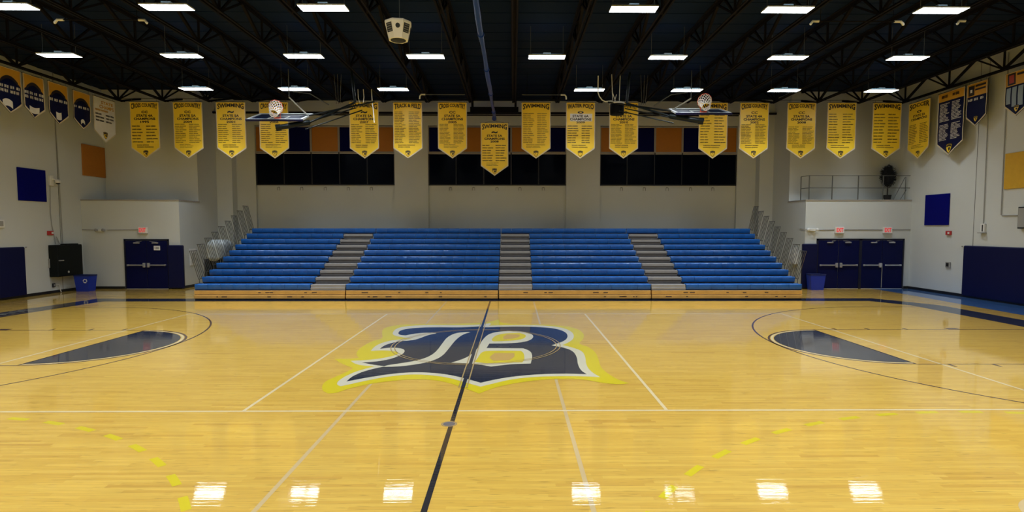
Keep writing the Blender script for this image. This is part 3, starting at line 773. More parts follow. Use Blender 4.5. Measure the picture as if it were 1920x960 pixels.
# ------------------------------------------------------------------ roof joists
def make_joist():
    t = thing('roof_joist', (0, 0, 8.0), 'x', 'roof joist', 'roof joists running front to back')
    ya, yb = YN+0.05, 24.2; zb, zt = 8.0, 8.72
    c = MB()
    for s in (-1, 1): c.box(s*0.055-0.03, s*0.055+0.03, ya, yb+0.1, zb-0.0, zb+0.012, 'joist_paint'); c.box(s*0.03-0.006, s*0.03+0.006, ya, yb+0.1, zb, zb+0.07, 'joist_paint')
    c.build('bottom_chord', t)
    c = MB()
    for s in (-1, 1): c.box(s*0.065-0.04, s*0.065+0.04, ya, 27.0, zt+0.06, ZD-0.001, 'joist_paint'); c.box(s*0.03-0.006, s*0.03+0.006, ya, 27.0, zt-0.02, zt+0.07, 'joist_paint')
    c.build('top_chord', t)
    wv = MB(); y_ = 24.0-2.4*11; P = []
    while y_ < 24.1:
        if y_ > ya+0.1:
            wv.bar((0, y_, zb+0.03), (0, y_, zt), 0.05, 0.05, 'joist_paint')
            if y_-1.2 > ya: wv.bar((0, y_, zb+0.03), (0, y_-1.2, zt), 0.075, 0.075, 'joist_paint')
            wv.bar((0, y_, zb+0.03), (0, y_+0.75, zt), 0.05, 0.05, 'joist_paint')
            wv.bar((0, y_, zb+0.03), (0, min(y_+1.2, 26.9), zt), 0.045, 0.045, 'joist_paint')
        y_ += 2.4
    wv.bar((0, 24.2, zb+0.03), (0, 26.6, zt), 0.08, 0.08, 'joist_paint')
    wv.build('web', t)
    return t
j0 = make_joist(); first = True
for k in range(-9, 10):
    x = 0.05+1.861*k
    o = j0 if first else copy_tree(j0); first = False
    o.location.x = x
    ORDN = ['first', 'second', 'third', 'fourth', 'fifth', 'sixth', 'seventh', 'eighth', 'ninth']
    o['label'] = ('dark lattice roof joist beside the left wall, carrying the small navy banners' if k == -9 else
                  'dark lattice roof joist beside the right wall, carrying the navy banners' if k == 9 else
                  'dark steel lattice roof joist, %s one left of the blue curtain roll' % ORDN[-k-1] if k < 0 else
                  'dark steel lattice roof joist, %s one right of the blue curtain roll' % ORDN[k])
def cross_bar(y, z, x0, x1, s, label, zz=None):
    b = MB(); b.box(x0, x1, y-s/2, y+s/2, z, z+(zz or s), 'joist_paint')
    o = b.build('cross_beam', None, ((x0+x1)/2, y, z)); return tag(o, label, 'beam')
cross_bar(26.85, 8.05, RL, RR, 0.09, 'thin dark horizontal beam crossing in front of the back wall above the banners')
cross_bar(25.9, 7.78, RL+3.2, RR-2.2, 0.05, 'lower thin dark pipe crossing in front of the back wall behind the banners')
b = MB(); b.box(-1.95, 0.25, 25.6, 25.9, 7.88, 8.12, 'joist_paint', 0.01)
for x_ in (-1.85, 0.12): b.box(x_-0.05, x_+0.05, 25.7, 25.8, 8.1, 8.75, 'joist_paint')
tag(b.build('curtain_winch_frame', None, (-0.8, 25.75, 7.88)), 'short heavy black beam on two posts behind the end of the blue curtain roll', 'beam')

# white-ended pipes under the roof
def roof_pipe(x0, x1, y, z, drops, label, ends=True):
    t = thing('ceiling_pipe', ((x0+x1)/2, y, z), label, 'pipe')
    MB().tube([(x0, y, z), (x1, y, z)], 0.016, 'rail_tube' if ends else 'joist_paint', 8).build('pipe', t)
    for x_, d_ in drops:
        k = MB(); k.tube([(x_+(0.16 if d_ < 0 else -0.16), y, z), (x_, y, z), (x_+0.05*d_, y-0.02, z-0.07), (x_+0.06*d_, y, z-0.18 if ends else z-0.08)], 0.032, 'strut_white', 8)
        k.build('elbow', t)
    k = MB()
    for x_ in (x0+0.2, x1-0.2): k.tube([(x_, y, z), (x_, y, ZD-0.01)], 0.007, 'joist_paint', 5)
    k.build('pipe_hanger', t)
roof_pipe(-3.64, -1.9, 22.4, 7.90, [(-3.64, -1)], 'thin light pipe under the roof left of the blue curtain roll')
roof_pipe(0.36, 2.06, 22.4, 7.90, [(2.06, 1)], 'thin light pipe under the roof right of the blue curtain roll')
roof_pipe(-11.5, -9.3, 14.45, 7.84, [(-11.5, -1), (-9.3, 1)], 'white-ended pipe under the roof at the upper left', False)
roof_pipe(7.6, 9.85, 14.35, 7.84, [(7.6, -1), (9.85, 1)], 'white-ended pipe under the roof at the upper right', False)
roof_pipe(11.3, 13.2, 14.3, 7.84, [(11.3, -1)], 'white-ended pipe under the roof, cut by the right frame edge', False)

# ------------------------------------------------------------------ divider curtain rolled up over mid-court
t = thing('divider_curtain', (-0.8, 14, 7.3), 'long rolled blue divider curtain hanging under the roof over mid-court', 'curtain')
rnd = random.Random(5)
pts = []; rr = []
y_ = 6.0
while y_ < 24.0:
    pts.append((-0.79+0.008*math.sin(y_*1.7), y_, 7.36+0.008*math.sin(y_*2.3))); rr.append(0.062+0.008*math.sin(y_*1.1)+rnd.uniform(-0.003, 0.003)); y_ += 0.35
pts.append((-0.80, 24.05, 7.28)); rr.append(0.10)
pts.append((-0.80, 24.1, 7.22)); rr.append(0.05)
MB().tube(pts, rr, 'curtain_blue', 10).build('curtain_roll', t)
for y_ in (8, 11, 14, 17, 20, 23):
    k = MB(); k.tube([(-0.79, y_, 7.42), (-0.79, y_, 8.0)], 0.008, 'joist_paint', 5); k.tube([(-0.79, y_-0.02, 7.36), (-0.79, y_+0.02, 7.36)], 0.085, 'curtain_blue', 10)
    k.build('curtain_strap', t)

# ------------------------------------------------------------------ banners
def warp(seed):
    a, b, c = random.Random(seed).uniform(0.010, 0.022), random.Random(seed+1).uniform(0, 6), random.Random(seed+2).uniform(4, 7)
    return lambda u, v, w_, h_: -a*math.sin(c*u/w_+b)*(1-0.6*v/h_) - 0.006*math.sin(9*v+b)
def banner(loc, rot, w_, h_, tip, spec, label, group, seed):
    """local frame: x across, y towards the back, z up from the tip; it faces -y"""
    t = thing('championship_banner', loc, label, 'banner', group)
    t.rotation_euler = (0, 0, rot)
    wp = warp(seed)
    P = lambda u, v, off: (u, wp(u, v, w_, h_)+off, v)
    rnd = random.Random(seed*13+1)
    low = lambda u: abs(u)/(w_/2)*tip
    def L(name, mb):
        me_parent = t
        # meshes are already local
        loc_ = t.location.copy(); t.location = (0, 0, 0)
        o = mb.build(name, t, fix=False); t.location = loc_; return o
    # cloth: grid, front and back sheet
    c = MB(); nu, nv = 12, 16; base = spec['cloth']; g = []
    for off in (0.0, 0.004):
        o0 = []
        for i in range(nu+1):
            u = -w_/2+w_*i/nu
            for j in range(nv+1):
                v = low(u)+(h_-low(u))*j/nv; o0.append(P(u, v, off))
        fs = []
        for i in range(nu):
            for j in range(nv):
                q = (i*(nv+1)+j, (i+1)*(nv+1)+j, (i+1)*(nv+1)+j+1, i*(nv+1)+j+1)
                fs.append(q if off == 0 else q[::-1])
        c.add(o0, fs, base, True)
    # regions in other colours (flat bands dyed into the cloth)
    def rect(mb, u0, u1, v0, v1, off, mn, n=6, arch=0):
        vs = []; fs = []; K = 6
        for i in range(n+1):
            u = u0+(u1-u0)*i/n
            va = max(v0+(arch*(1-(2*i/n-1)**2) if arch else 0), low(u)+0.03)
            vb = v1+(arch*(1-(2*i/n-1)**2) if arch and v1 < 0.97*h_ else 0)
            for j in range(K+1): vs.append(P(u, va+(vb-va)*j/K, off))
        for i in range(n):
            for j in range(K): a_ = i*(K+1)+j; fs.append((a_, a_+K+1, a_+K+2, a_+1))
        mb.add(vs, fs, mn)
    bw = spec.get('bw', 0.032)
    for bi, (fu0, fu1, fv0, fv1, mn, arch) in enumerate(spec.get('bands', [])):
        rect(c, fu0*w_, fu1*w_, fv0*h_, fv1*h_, -0.003-0.0022*bi, mn, 12, arch*h_)
    TXO = -0.006-0.0022*len(spec.get('bands', []))
    # trim round the edge
    e = MB(); mn = spec.get('trim', 'banner_trim')
    n = 14
    for s in (-1, 1):
        vs = []; fs = []
        for j in range(n+1):
            v = tip+(h_-tip)*j/n
            vs += [P(s*w_/2, v, TXO), P(s*(w_/2-bw), v, TXO)]
        for j in range(n): fs.append((2*j, 2*j+1, 2*j+3, 2*j+2) if s < 0 else (2*j+1, 2*j, 2*j+2, 2*j+3))
        e.add(vs, fs, mn)
        vs = []; fs = []
        for j in range(7):
            u = s*w_/2*(1-j/6); vs += [P(u, low(u), TXO), P(u*(1-2*bw/w_), low(u)+bw*1.25, TXO)]
        for j in range(6): fs.append((2*j, 2*j+2, 2*j+3, 2*j+1) if s < 0 else (2*j, 2*j+1, 2*j+3, 2*j+2))
        e.add(vs, fs, mn)
    rect(e, -w_/2, w_/2, h_-0.02, h_, TXO, mn)
    L('border_trim', e)
    # lettering
    tx = c
    def word(s, uc, wd, v0, v1, mn, arch=0.0, off=None, dirn=1):
        off = TXO
        vs, fs = text_geo(s); out = []
        for a, b in vs:
            q = 2*a-1
            hh = (v1-v0)*(1-arch*(1-q*q))
            v = v1-(1-b)*hh if dirn > 0 else v0+b*hh
            out.append(P(uc+(a-0.5)*wd, v, off))
        tx.add(out, fs, mn)
    ink = spec.get('ink', 'banner_ink')
    if spec.get('title'): word(spec['title'], 0, w_*spec.get('tw', 0.90), h_*spec.get('t0', 0.865), h_*0.975, ink, 0.42)
    for (s, uc, wd, v0, v1, mn) in spec.get('words', []): word(s, uc*w_, wd*w_, v0*h_, v1*h_, mn)
    # the names, too small to read: two columns of short strokes
    for (cols, v_hi, v_lo, n, mn, th) in spec.get('lists', []):
        for i in range(n):
            v = h_*(v_hi-(v_hi-v_lo)*(i+0.5)/n); hh = (v_hi-v_lo)*h_/n*th
            for (ua, ub) in cols:
                span = (ub-ua)*w_; ln = span*rnd.uniform(0.6, 0.98); sp = rnd.uniform(0.35, 0.55)*ln
                u0 = ua*w_
                # letters of the names as a fine picket of strokes
                x = u0
                while x < u0+ln:
                    if not (sp < x-u0 < sp+0.02):
                        dx = rnd.uniform(0.008, 0.014)
                        k0 = v-hh/2*rnd.uniform(0.6, 1.0); k1 = v+hh/2*rnd.uniform(0.7, 1.0)
                        tx.add([P(x, k0, TXO), P(x+dx, k0, TXO), P(x+dx, k1, TXO), P(x, k1, TXO)], [(0, 1, 2, 3)], mn)
                        x += dx+0.005
                    else: x += 0.02
    L('cloth', c)
    # shield with a beast's head low down
    if spec.get('shield', True):
        s_ = MB(); sc_ = spec.get('ss', 0.105)*w_/1.2; vc = spec.get('sv', 0.085)*h_
        sh = [(-1, 0.9), (-0.75, 1.05), (0, 1.15), (0.75, 1.05), (1, 0.9), (0.95, 0.2), (0.6, -0.6), (0, -1.15), (-0.6, -0.6), (-0.95, 0.2)]
        s_.add([P(a*sc_, vc+b*sc_*1.1, TXO) for a, b in sh], [tuple(range(len(sh)))], 'banner_ink')
        s_.add([P(a*sc_*0.82, vc+b*sc_*0.9, TXO-0.0015) for a, b in sh], [tuple(range(len(sh)))], spec.get('shield_fill', 'banner_yellow'))
        s_.add([P(a*sc_, vc+b*sc_, TXO-0.003) for a, b in ((-0.8, 0.35), (-0.72, 0.85), (0, 1.0), (0.72, 0.85), (0.8, 0.35), (0, 0.5))], [(0, 5, 4, 3, 2, 1)], 'banner_ink')
        s_.add([P(a*sc_, vc+b*sc_, TXO-0.003) for a, b in ((-0.35, 0.25), (0.45, 0.3), (0.62, 0.0), (0.4, -0.2), (0.5, -0.45), (0.1, -0.4), (-0.05, -0.75), (-0.15, -0.1))], [tuple(range(8))[::-1]], 'banner_ink')
        L('shield_emblem', s_)
    rd = MB(); rd.tube([(-w_/2-0.02, 0, h_+0.005), (w_/2+0.02, 0, h_+0.005)], 0.012, 'joist_paint', 6)
    up = spec.get('hang', 0.13)
    for s in (-1, 1): rd.tube([(s*w_*0.42, 0, h_), (s*w_*0.05 if spec.get('vee') else s*w_*0.42, 0, h_+up)], 0.005, 'seam', 5)
    L('hanging_rod', rd)
    return t

Y2 = [(-0.44, -0.05), (0.04, 0.45)]
YB_ = 'banner_yellow'
def std(title, sub, n, v_hi=0.60, foot=2, emb=True, year=None, plate=None, th=0.42):
    words = []; bands = []
    vt = 0.80
    if sub:
        if emb: words.append((emb if isinstance(emb, str) else 'CC', 0, 0.22, 0.800, 0.845, 'banner_ink'))
        words.append((sub[0], 0, 0.56, 0.735, 0.780, 'banner_ink')); words.append((sub[1], 0, 0.74, 0.680, 0.723, 'banner_ink'))
        if year: words.append((year, 0, 0.30, 0.628, 0.668, 'banner_ink'))
    if plate: bands.append((-0.36, 0.40, 0.665, 0.80, plate, 0.0))
    lists = [(Y2, v_hi, 0.265, n, 'banner_ink', th), ([(-0.30, 0.30)], 0.255, 0.185, foot, 'banner_ink', 0.45)]
    return {'cloth': YB_, 'title': title, 'words': words, 'lists': lists, 'bands': bands}
def rows(title, n, v_hi=0.83, foot=2, th=0.38):
    return {'cloth': YB_, 'title': title, 'words': [], 'bands': [], 'lists': [(Y2, v_hi, 0.265, n, 'banner_ink', th), ([(-0.34, 0.34)], 0.255, 0.185, foot, 'banner_ink', 0.42)]}
SP = ('STATE 5A', 'CHAMPIONS')
MAIN = [
 (-15.36, std('CROSS COUNTRY', ('STATE 4A', 'CHAMPIONS'), 6, 0.60, 2, True, '1995'), 'yellow cross country banner, leftmost of the yellow banners'),
 (-13.57, std('CROSS COUNTRY', SP, 11, 0.62, 3, True, '2004'), 'yellow cross country banner, second yellow banner from the left'),
 (-11.78, std('SWIMMING', ('STATE 5A', 'CHAMPIONS'), 10, 0.62, 2, '~', '2001'), 'yellow swimming banner, third yellow banner from the left'),
 (-9.99, std('CROSS COUNTRY', SP, 10, 0.62, 3, True, '2006'), 'yellow banner hanging behind the left folded basketball hoop'),
 (-6.23, std('SWIMMING', SP, 11, 0.62, 2, '~', '2007'), 'yellow swimming banner with ropes in front, right of the left hoop'),
 (-4.41, rows('TRACK & FIELD', 20, 0.84, 2, 0.5), 'yellow track and field banner with long close-set name lists'),
 (-2.54, std('CROSS COUNTRY', SP, 15, 0.62, 3, True, '2005', None, 0.5), 'yellow cross country banner just left of the lower centre banner'),
 (0.97, rows('SWIMMING', 17, 0.82, 3), 'yellow swimming banner just right of the lower centre banner'),
 (2.84, std('WATER POLO', ('STATE 6A', 'CHAMPIONS'), 8, 0.60, 2, 'o', '2009', 'banner_white', 0.46), 'yellow water polo banner with a pale patch behind the heading'),
 (4.66, std('CROSS COUNTRY', ('STATE 5A', 'CHAMPIONS'), 16, 0.62, 2, True, '2010', None, 0.5), 'yellow cross country banner partly behind the black drum'),
 (8.43, rows('SWIMMING', 11, 0.80, 2), 'yellow banner hanging behind the right folded basketball hoop'),
 (10.16, std('CROSS COUNTRY', ('STATE 4A', 'CHAMPIONS'), 13, 0.62, 2, True, '2002', None, 0.5), 'yellow cross country banner, first to the right of the right hoop'),
 (12.16, std('CROSS COUNTRY', ('STATE 5A', 'CHAMPIONS'), 13, 0.58, 3, True, '2008', None, 0.5), 'yellow cross country banner above the left end of the balcony railing'),
 (13.86, rows('SWIMMING', 12, 0.82, 2), 'yellow swimming banner above the middle of the balcony railing'),
 (15.78, rows('SWIMMING', 10, 0.82, 2), 'yellow swimming banner above the round dark plant on the balcony')]
for i, (x, spec, lab) in enumerate(MAIN):
    spec['hang'] = 7.979-(5.52+0.003*i+2.33)
    banner((x, 23.6, 5.52+0.0015*i*2), 0, 1.22, 2.33, 0.42, spec, lab, 'yellow championship banners', i+1)
sp_ = std('SWIMMING', SP, 7, 0.60, 3, '~', '2008'); sp_['hang'] = 0.075; sp_['vee'] = True
banner((-0.79, 24.12, 4.867), 0, 1.18, 2.25, 0.42, sp_, 'yellow swimming banner hanging lower than the rest at the centre', 'yellow championship banners', 31)
# right wall (facing the middle of the hall)
JR = 16.80
sp_ = std('SOCCER', ('STATE 5A', 'CHAMPIONS'), 12, 0.62, 3, 'o', None, None, 0.5)
banner((JR, 23.13, 5.50), -PI/2, 1.20, 2.36, 0.42, sp_, 'yellow soccer banner hung sideways at the far right corner', 'yellow championship banners', 41)
L4 = [(-0.42, -0.04), (0.04, 0.42)]
navy_list = {'cloth': 'banner_navy', 'words': [], 'bands': [(-0.5, 0.5, 0.86, 1.0, 'banner_gold_head', 0)],
             'lists': [([(-0.36, 0.0), (0.06, 0.40)], 0.965, 0.90, 1, 'banner_ink', 0.8), (L4, 0.83, 0.54, 13, 'banner_white', 0.62), (L4, 0.50, 0.24, 12, 'banner_white', 0.62)], 'trim': 'banner_trim', 'ss': 0.15, 'sv': 0.10}
banner((JR, 21.46, 5.44), -PI/2, 1.30, 2.44, 0.45, navy_list, 'tall navy banner full of white name lists by the right wall', 'navy banners by the right wall', 42)
def small_navy(title, words, n_lists, extra):
    d = {'cloth': 'banner_navy', 'title': None, 'words': words, 'bands': [(-0.5, 0.5, 0.70, 1.0, 'banner_gold_head', 0)]+extra, 'lists': n_lists, 'ss': 0.12, 'sv': 0.16}
    return d
a = small_navy(None, [('I I I', 0, 0.7, 0.60, 0.66, 'banner_white')], [], [(-0.42, -0.12, 0.72, 0.95, 'banner_ink', 0.0), (-0.08, 0.42, 0.90, 0.95, 'banner_ink', 0), (-0.08, 0.42, 0.82, 0.86, 'banner_ink', 0), (-0.32, -0.22, 0.79, 0.86, 'banner_white', 0)])
a['words'] = []; a['lists'] = [([(-0.42, -0.18), (-0.12, 0.12), (0.18, 0.42)], 0.66, 0.58, 1, 'banner_white', 0.8)]
banner((JR, 20.27, 6.33), -PI/2, 0.88, 1.55, 0.34, a, 'short navy and gold banner beside the tall navy list banner', 'navy banners by the right wall', 43)
a = small_navy(None, [], [], [(-0.42, -0.10, 0.72, 0.98, 'banner_ink', 0), (-0.36, -0.16, 0.76, 0.94, 'banner_red', 0), (-0.04, 0.46, 0.90, 0.95, 'banner_ink', 0),
     (-0.44, -0.27, 0.30, 0.66, 'banner_lightblue', 0), (-0.21, -0.03, 0.22, 0.66, 'banner_lightblue', 0), (0.03, 0.21, 0.22, 0.66, 'banner_lightblue', 0), (0.27, 0.44, 0.30, 0.66, 'banner_lightblue', 0)])
banner((JR, 18.62, 6.36), -PI/2, 0.98, 1.48, 0.36, a, 'navy banner with pale blue columns at the right frame edge', 'navy banners by the right wall', 44)
# left wall
JL = -16.70
def lf(nrow, bot, extra=()):
    d = {'cloth': 'banner_navy', 'words': [], 'bands': [(-0.5, 0.5, 0.62, 1.0, 'banner_gold_head', 0.16), (-0.42, 0.42, 0.64, 0.66, 'banner_ink', 0.16)],
         'lists': [([(-0.45, -0.25), (-0.21, -0.01), (0.03, 0.23), (0.27, 0.45)], 0.63, 0.63-0.10*nrow, nrow, 'banner_white', 0.75)], 'shield': bot == 's', 'sv': 0.2}
    for e_ in extra: d['bands'].append(e_)
    d['bands'].append((-0.36, 0.36, 0.645, 0.72, 'banner_ink', 0.12))
    return d
banner((JL, 18.86, 6.42), PI/2, 0.88, 1.46, 0.34, lf(2, '', [(-0.30, 0.10, 0.10, 0.26, 'banner_white', 0.05)]), 'navy and gold banner with a white swoosh at the left frame edge', 'small navy banners by the left wall', 51)
banner((JL, 19.80, 6.42), PI/2, 0.84, 1.46, 0.34, lf(2, '', [(-0.26, 0.26, 0.14, 0.28, 'banner_white', -0.03)]), 'navy and gold banner with a white crest, second from the left edge', 'small navy banners by the left wall', 52)
banner((JL, 20.85, 6.42), PI/2, 0.86, 1.46, 0.34, lf(1, '', [(-0.13, 0.13, 0.12, 0.30, 'banner_white', -0.02)]), 'navy and gold banner with a round white ball at its point', 'small navy banners by the left wall', 53)
banner((JL, 21.97, 6.44), PI/2, 0.86, 1.40, 0.34, lf(1, '', [(-0.10, 0.10, 0.12, 0.22, 'banner_white', 0.05)]), 'navy banner next to the white one, with a tiny white crest', 'small navy banners by the left wall', 54)
wb = {'cloth': 'banner_white', 'words': [('STATE', 0.12, 0.55, 0.86, 0.93, 'banner_gold_head'), ('CHAMPS', 0.10, 0.66, 0.76, 0.84, 'banner_gold_head')], 'bands': [],
      'lists': [([(-0.42, -0.02), (0.05, 0.42)], 0.66, 0.44, 3, 'banner_ink', 0.6), ([(-0.42, 0.42)], 0.75, 0.68, 1, 'banner_gold_head', 0.7)], 'sv': 0.16, 'ss': 0.12}
banner((JL, 23.17, 6.10), PI/2, 1.20, 1.78, 0.40, wb, 'white banner with gold headings by the left wall', 'banners by the left wall', 55)

# cables the banners hang from, strung under the joists
tag(MB().tube([(-16.6, 23.6, 7.992), (16.7, 23.6, 7.992)], 0.008, 'joist_paint', 6).build('banner_cable', None, (0, 23.6, 7.985)), 'thin dark cable under the roof from which the row of yellow banners hangs', 'cable')

# ------------------------------------------------------------------ folded basketball hoops
def hoop(xc, y0, z0, y1, z1, dr, label, ringdx):
    """board hinged up under the roof: bottom edge (y0,z0) near us, top edge (y1,z1) away; dr = way the mast runs"""
    t = thing('basketball_hoop', (xc, (y0+y1)/2, z0), label, 'basketball hoop', 'folded cross-court basketball hoops')
    u = Vector((0, y1-y0, z1-z0)); hgt = u.length; u.normalize(); n = Vector((1, 0, 0)).cross(u)
    if n.z < 0: n = -n
    B = Vector((xc, y0, z0)); X = Vector((1, 0, 0))
    Q = lambda a, b, c: B+X*a+u*b+n*c
    W = 0.915; H = hgt
    def slab(mb, a0, a1, b0, b1, c0, c1, mn):
        vs = [Q(a, b, c) for a in (a0, a1) for b in (b0, b1) for c in (c0, c1)]
        mb.add(vs, [(0,1,3,2),(4,6,7,5),(0,4,5,1),(2,3,7,6),(0,2,6,4),(1,5,7,3)], mn)
    g = MB(); slab(g, -W+0.02, W-0.02, 0.02, H-0.02, -0.008, 0.008, 'backboard_glass'); bb = g.build('backboard', t)
    f = MB()
    for q in ((-W, W, 0, 0.06), (-W, W, H-0.08, H), (-W, -W+0.08, 0, H), (W-0.08, W, 0, H)): slab(f, q[0], q[1], q[2], q[3], -0.02, 0.03, 'backboard_frame')
    f.build('backboard_frame', bb)
    tg = MB()
    for q in ((-0.30, 0.30, 0.60, 0.65), (-0.30, 0.30, 0.16, 0.21), (-0.30, -0.25, 0.16, 0.65), (0.25, 0.30, 0.16, 0.65)): slab(tg, q[0], q[1], q[2], q[3], 0.009, 0.013, 'strut_white')
    tg.build('target_square', bb)
    p = MB(); slab(p, -W-0.01, W+0.01, -0.035, 0.03, -0.04, 0.025, 'pad_navy'); p.build('edge_padding', bb)
    rc = Q(ringdx, 0.15, 0.38); R_ = 0.229
    rm = MB(); ring = [rc+X*math.cos(a)*R_+n*math.sin(a)*R_ for a in [2*PI*k/28 for k in range(28)]]
    rm.tube(ring, 0.010, 'rim_orange', 8, closed=True)
    slab(rm, ringdx-0.09, ringdx+0.09, 0.08, 0.22, 0.01, 0.05, 'rim_orange')
    for s in (-1, 1): rm.tube([Q(ringdx+s*0.08, 0.14, 0.04), Q(ringdx+s*0.12, 0.14, 0.19)], 0.012, 'rim_orange', 6)
    rim = rm.build('rim', t)
    nt = MB(); K = 12; Lv = 6
    def NP(a, l):
        q = l/Lv; rr = R_*(1-0.42*q)
        c_ = rc-u*(0.30*q)*0.9+Vector((0, 0, -0.06*q))+X*(0.03*q*dr)
        return c_+X*math.cos(a)*rr+n*math.sin(a)*rr*(1-0.15*q)+Vector((0, 0, -0.10*q*q))
    for s in (0, 1):
        for k in range(K):
            nt.tube([NP(2*PI*(k+(0.5*l if s else -0.5*l))/K, l) for l in range(Lv+1)], 0.009, 'net_white', 5)
    nt.tube([NP(2*PI*k/24, Lv) for k in range(24)], 0.007, 'net_white', 5, closed=True)
    nt.build('net', rim)
    ms = MB()
    s0 = Q(0.05*dr+ringdx*0.5, -0.10, -0.24); s1 = Q(1.05*dr, 0.30, -0.12)
    ms.tube([s0, s0+(s1-s0)*0.97, s1], [0.085, 0.085, 0.06], 'mast_black', 14)
    ms.tube([s0-(s1-s0).normalized()*0.03, s0+(s1-s0)*0.12], 0.105, 'mast_black', 14)
    s2 = Vector((xc+2.3*dr, 19.6, 6.95)); ms.tube([s1, s2], 0.036, 'mast_black', 10)
    ms.tube([Q(0.4*dr, 0.4, -0.05), Vector((xc+2.9*dr, 19.9, 7.05))], 0.03, 'mast_black', 10)
    ms.tube([s2, Vector((xc+2.2*dr, 19.6, 8.0))], 0.045, 'mast_black', 10)
    for a_, b_ in (((0.3, -0.3), (2.4, -0.12)), ((0.9, -0.34), (2.6, -0.2))):
        ms.tube([Q(a_[0]*dr, 0.2, a_[1]), Vector((xc+b_[0]*dr, 19.4, 6.85+b_[1]))], 0.02, 'mast_black', 8)
    ms.build('mast', t)
    st = MB()
    top = Vector((xc+0.15*dr, 19.3, 7.05)); top2 = Vector((xc+0.28*dr, 19.3, 7.25))
    st.tube([Q(0.82*dr, 0.8, 0.02), top], 0.026, 'strut_white', 8)
    st.tube([top, Vector((xc+0.14*dr, 19.3, 7.45)), Vector((xc+0.14*dr, 19.3, 8.0))], 0.016, 'rail_tube', 6)
    st.tube([top2, Vector((xc+0.75*dr, 19.6, 7.25)), Vector((xc+1.2*dr, 20.2, 7.0))], 0.018, 'rail_tube', 6)
    st.build('strut', t)
    # cable pulleys up at the roof
    cb = MB()
    for q in (1.5, 1.62, 1.75): cb.tube([(xc+q*dr, 19.9, 8.0), (xc+(q*0.5+0.85)*dr, 19.8, 6.95)], 0.008, 'seam', 5)
    cb.build('hoist_cable', t)
    return t
hoop(-7.78, 18.4, 6.12, 19.45, 6.52, 1, 'left basketball hoop, folded up under the roof with its net standing above the board', 0.06)
hoop(6.26, 18.4, 6.36, 19.45, 6.72, -1, 'right basketball hoop, folded up under the roof with its net bunched to the right', 0.02)

# ropes in front of the banner right of the left hoop
def ropes(specs, label, loc):
    t = thing('hanging_rope', loc, label, 'rope')
    for pts, r in specs: MB().tube(pts, r, 'strut_white', 6).build('rope', t)
ropes([([(-6.03, 22.0, 8.0), (-6.02, 22.0, 7.65), (-5.95, 22.0, 7.45)], 0.014), ([(-5.82, 22.0, 8.0), (-5.80, 22.0, 7.7), (-5.84, 22.0, 7.42)], 0.016),
       ([(-5.50, 22.0, 8.0), (-5.48, 22.0, 7.5), (-5.43, 22.0, 7.0), (-5.42, 22.0, 6.72)], 0.016)], 'pale ropes dangling in front of the swimming banner right of the left hoop', (-5.8, 22.0, 6.72))

# black drum hung on rods
t = thing('ceiling_speaker', (3.70, 20.0, 6.62), 'black drum-shaped box with a white rim, hung by rods in front of a yellow banner', 'speaker')
MB().lathe([(0.235, 6.64), (0.25, 6.66), (0.255, 7.0), (0.24, 7.02)], (3.70, 20.0, 0), 'drum_black', 28).build('drum', t)
MB().lathe([(0.262, 7.0), (0.27, 7.03), (0.26, 7.06), (0.20, 7.075)], (3.70, 20.0, 0), 'strut_white', 28).build('rim_ring', t)
k = MB()
for a, b in (((3.55, 7.07), (3.50, 8.05)), ((3.78, 7.07), (3.80, 8.05)), ((3.66, 7.07), (3.52, 7.45)), ((3.60, 7.07), (3.68, 7.35))): k.tube([(a[0], 20.0, a[1]), (b[0], 20.0, b[1])], 0.013, 'strut_white', 6)
k.build('hanging_rod', t)
MB().tube([(3.02, 20.0, 8.0), (3.02, 20.0, 7.42), (3.07, 20.0, 7.28), (3.17, 20.0, 7.15), (3.28, 20.0, 7.10), (3.5, 20.0, 7.13), (3.56, 20.0, 7.07)], 0.02, 'strut_white', 8).build('feed_pipe', t)

# white eight-sided loudspeaker cluster over the court
t = thing('speaker_cluster', (-2.46, 12.2, 6.58), 'white faceted loudspeaker cluster hanging by a cable under the roof', 'loudspeaker')
cxs, cys = -2.46, 12.2
n8 = 8; rt, rb, zt_, zb_ = 0.30, 0.212, 6.96, 6.615
def ring8(r, z, ph=0.0): return [(cxs+r*math.cos(2*PI*(k+0.5)/8+ph), cys+r*math.sin(2*PI*(k+0.5)/8+ph), z) for k in range(8)]
PH = 0.16
A, Bq = ring8(rt, zt_, PH), ring8(rb, zb_, PH)
A2 = ring8(rt*0.96, zt_+0.03, PH)
s = MB(); s.add(A+Bq, [(k, (k+1) % 8, 8+(k+1) % 8, 8+k) for k in range(8)]+[tuple(range(8, 16))], 'white_paint'); s.add(A+A2, [(k, (k+1) % 8, 8+(k+1) % 8, 8+k) for k in range(8)]+[tuple(range(8, 16))], 'white_paint')
s.build('cabinet', t)
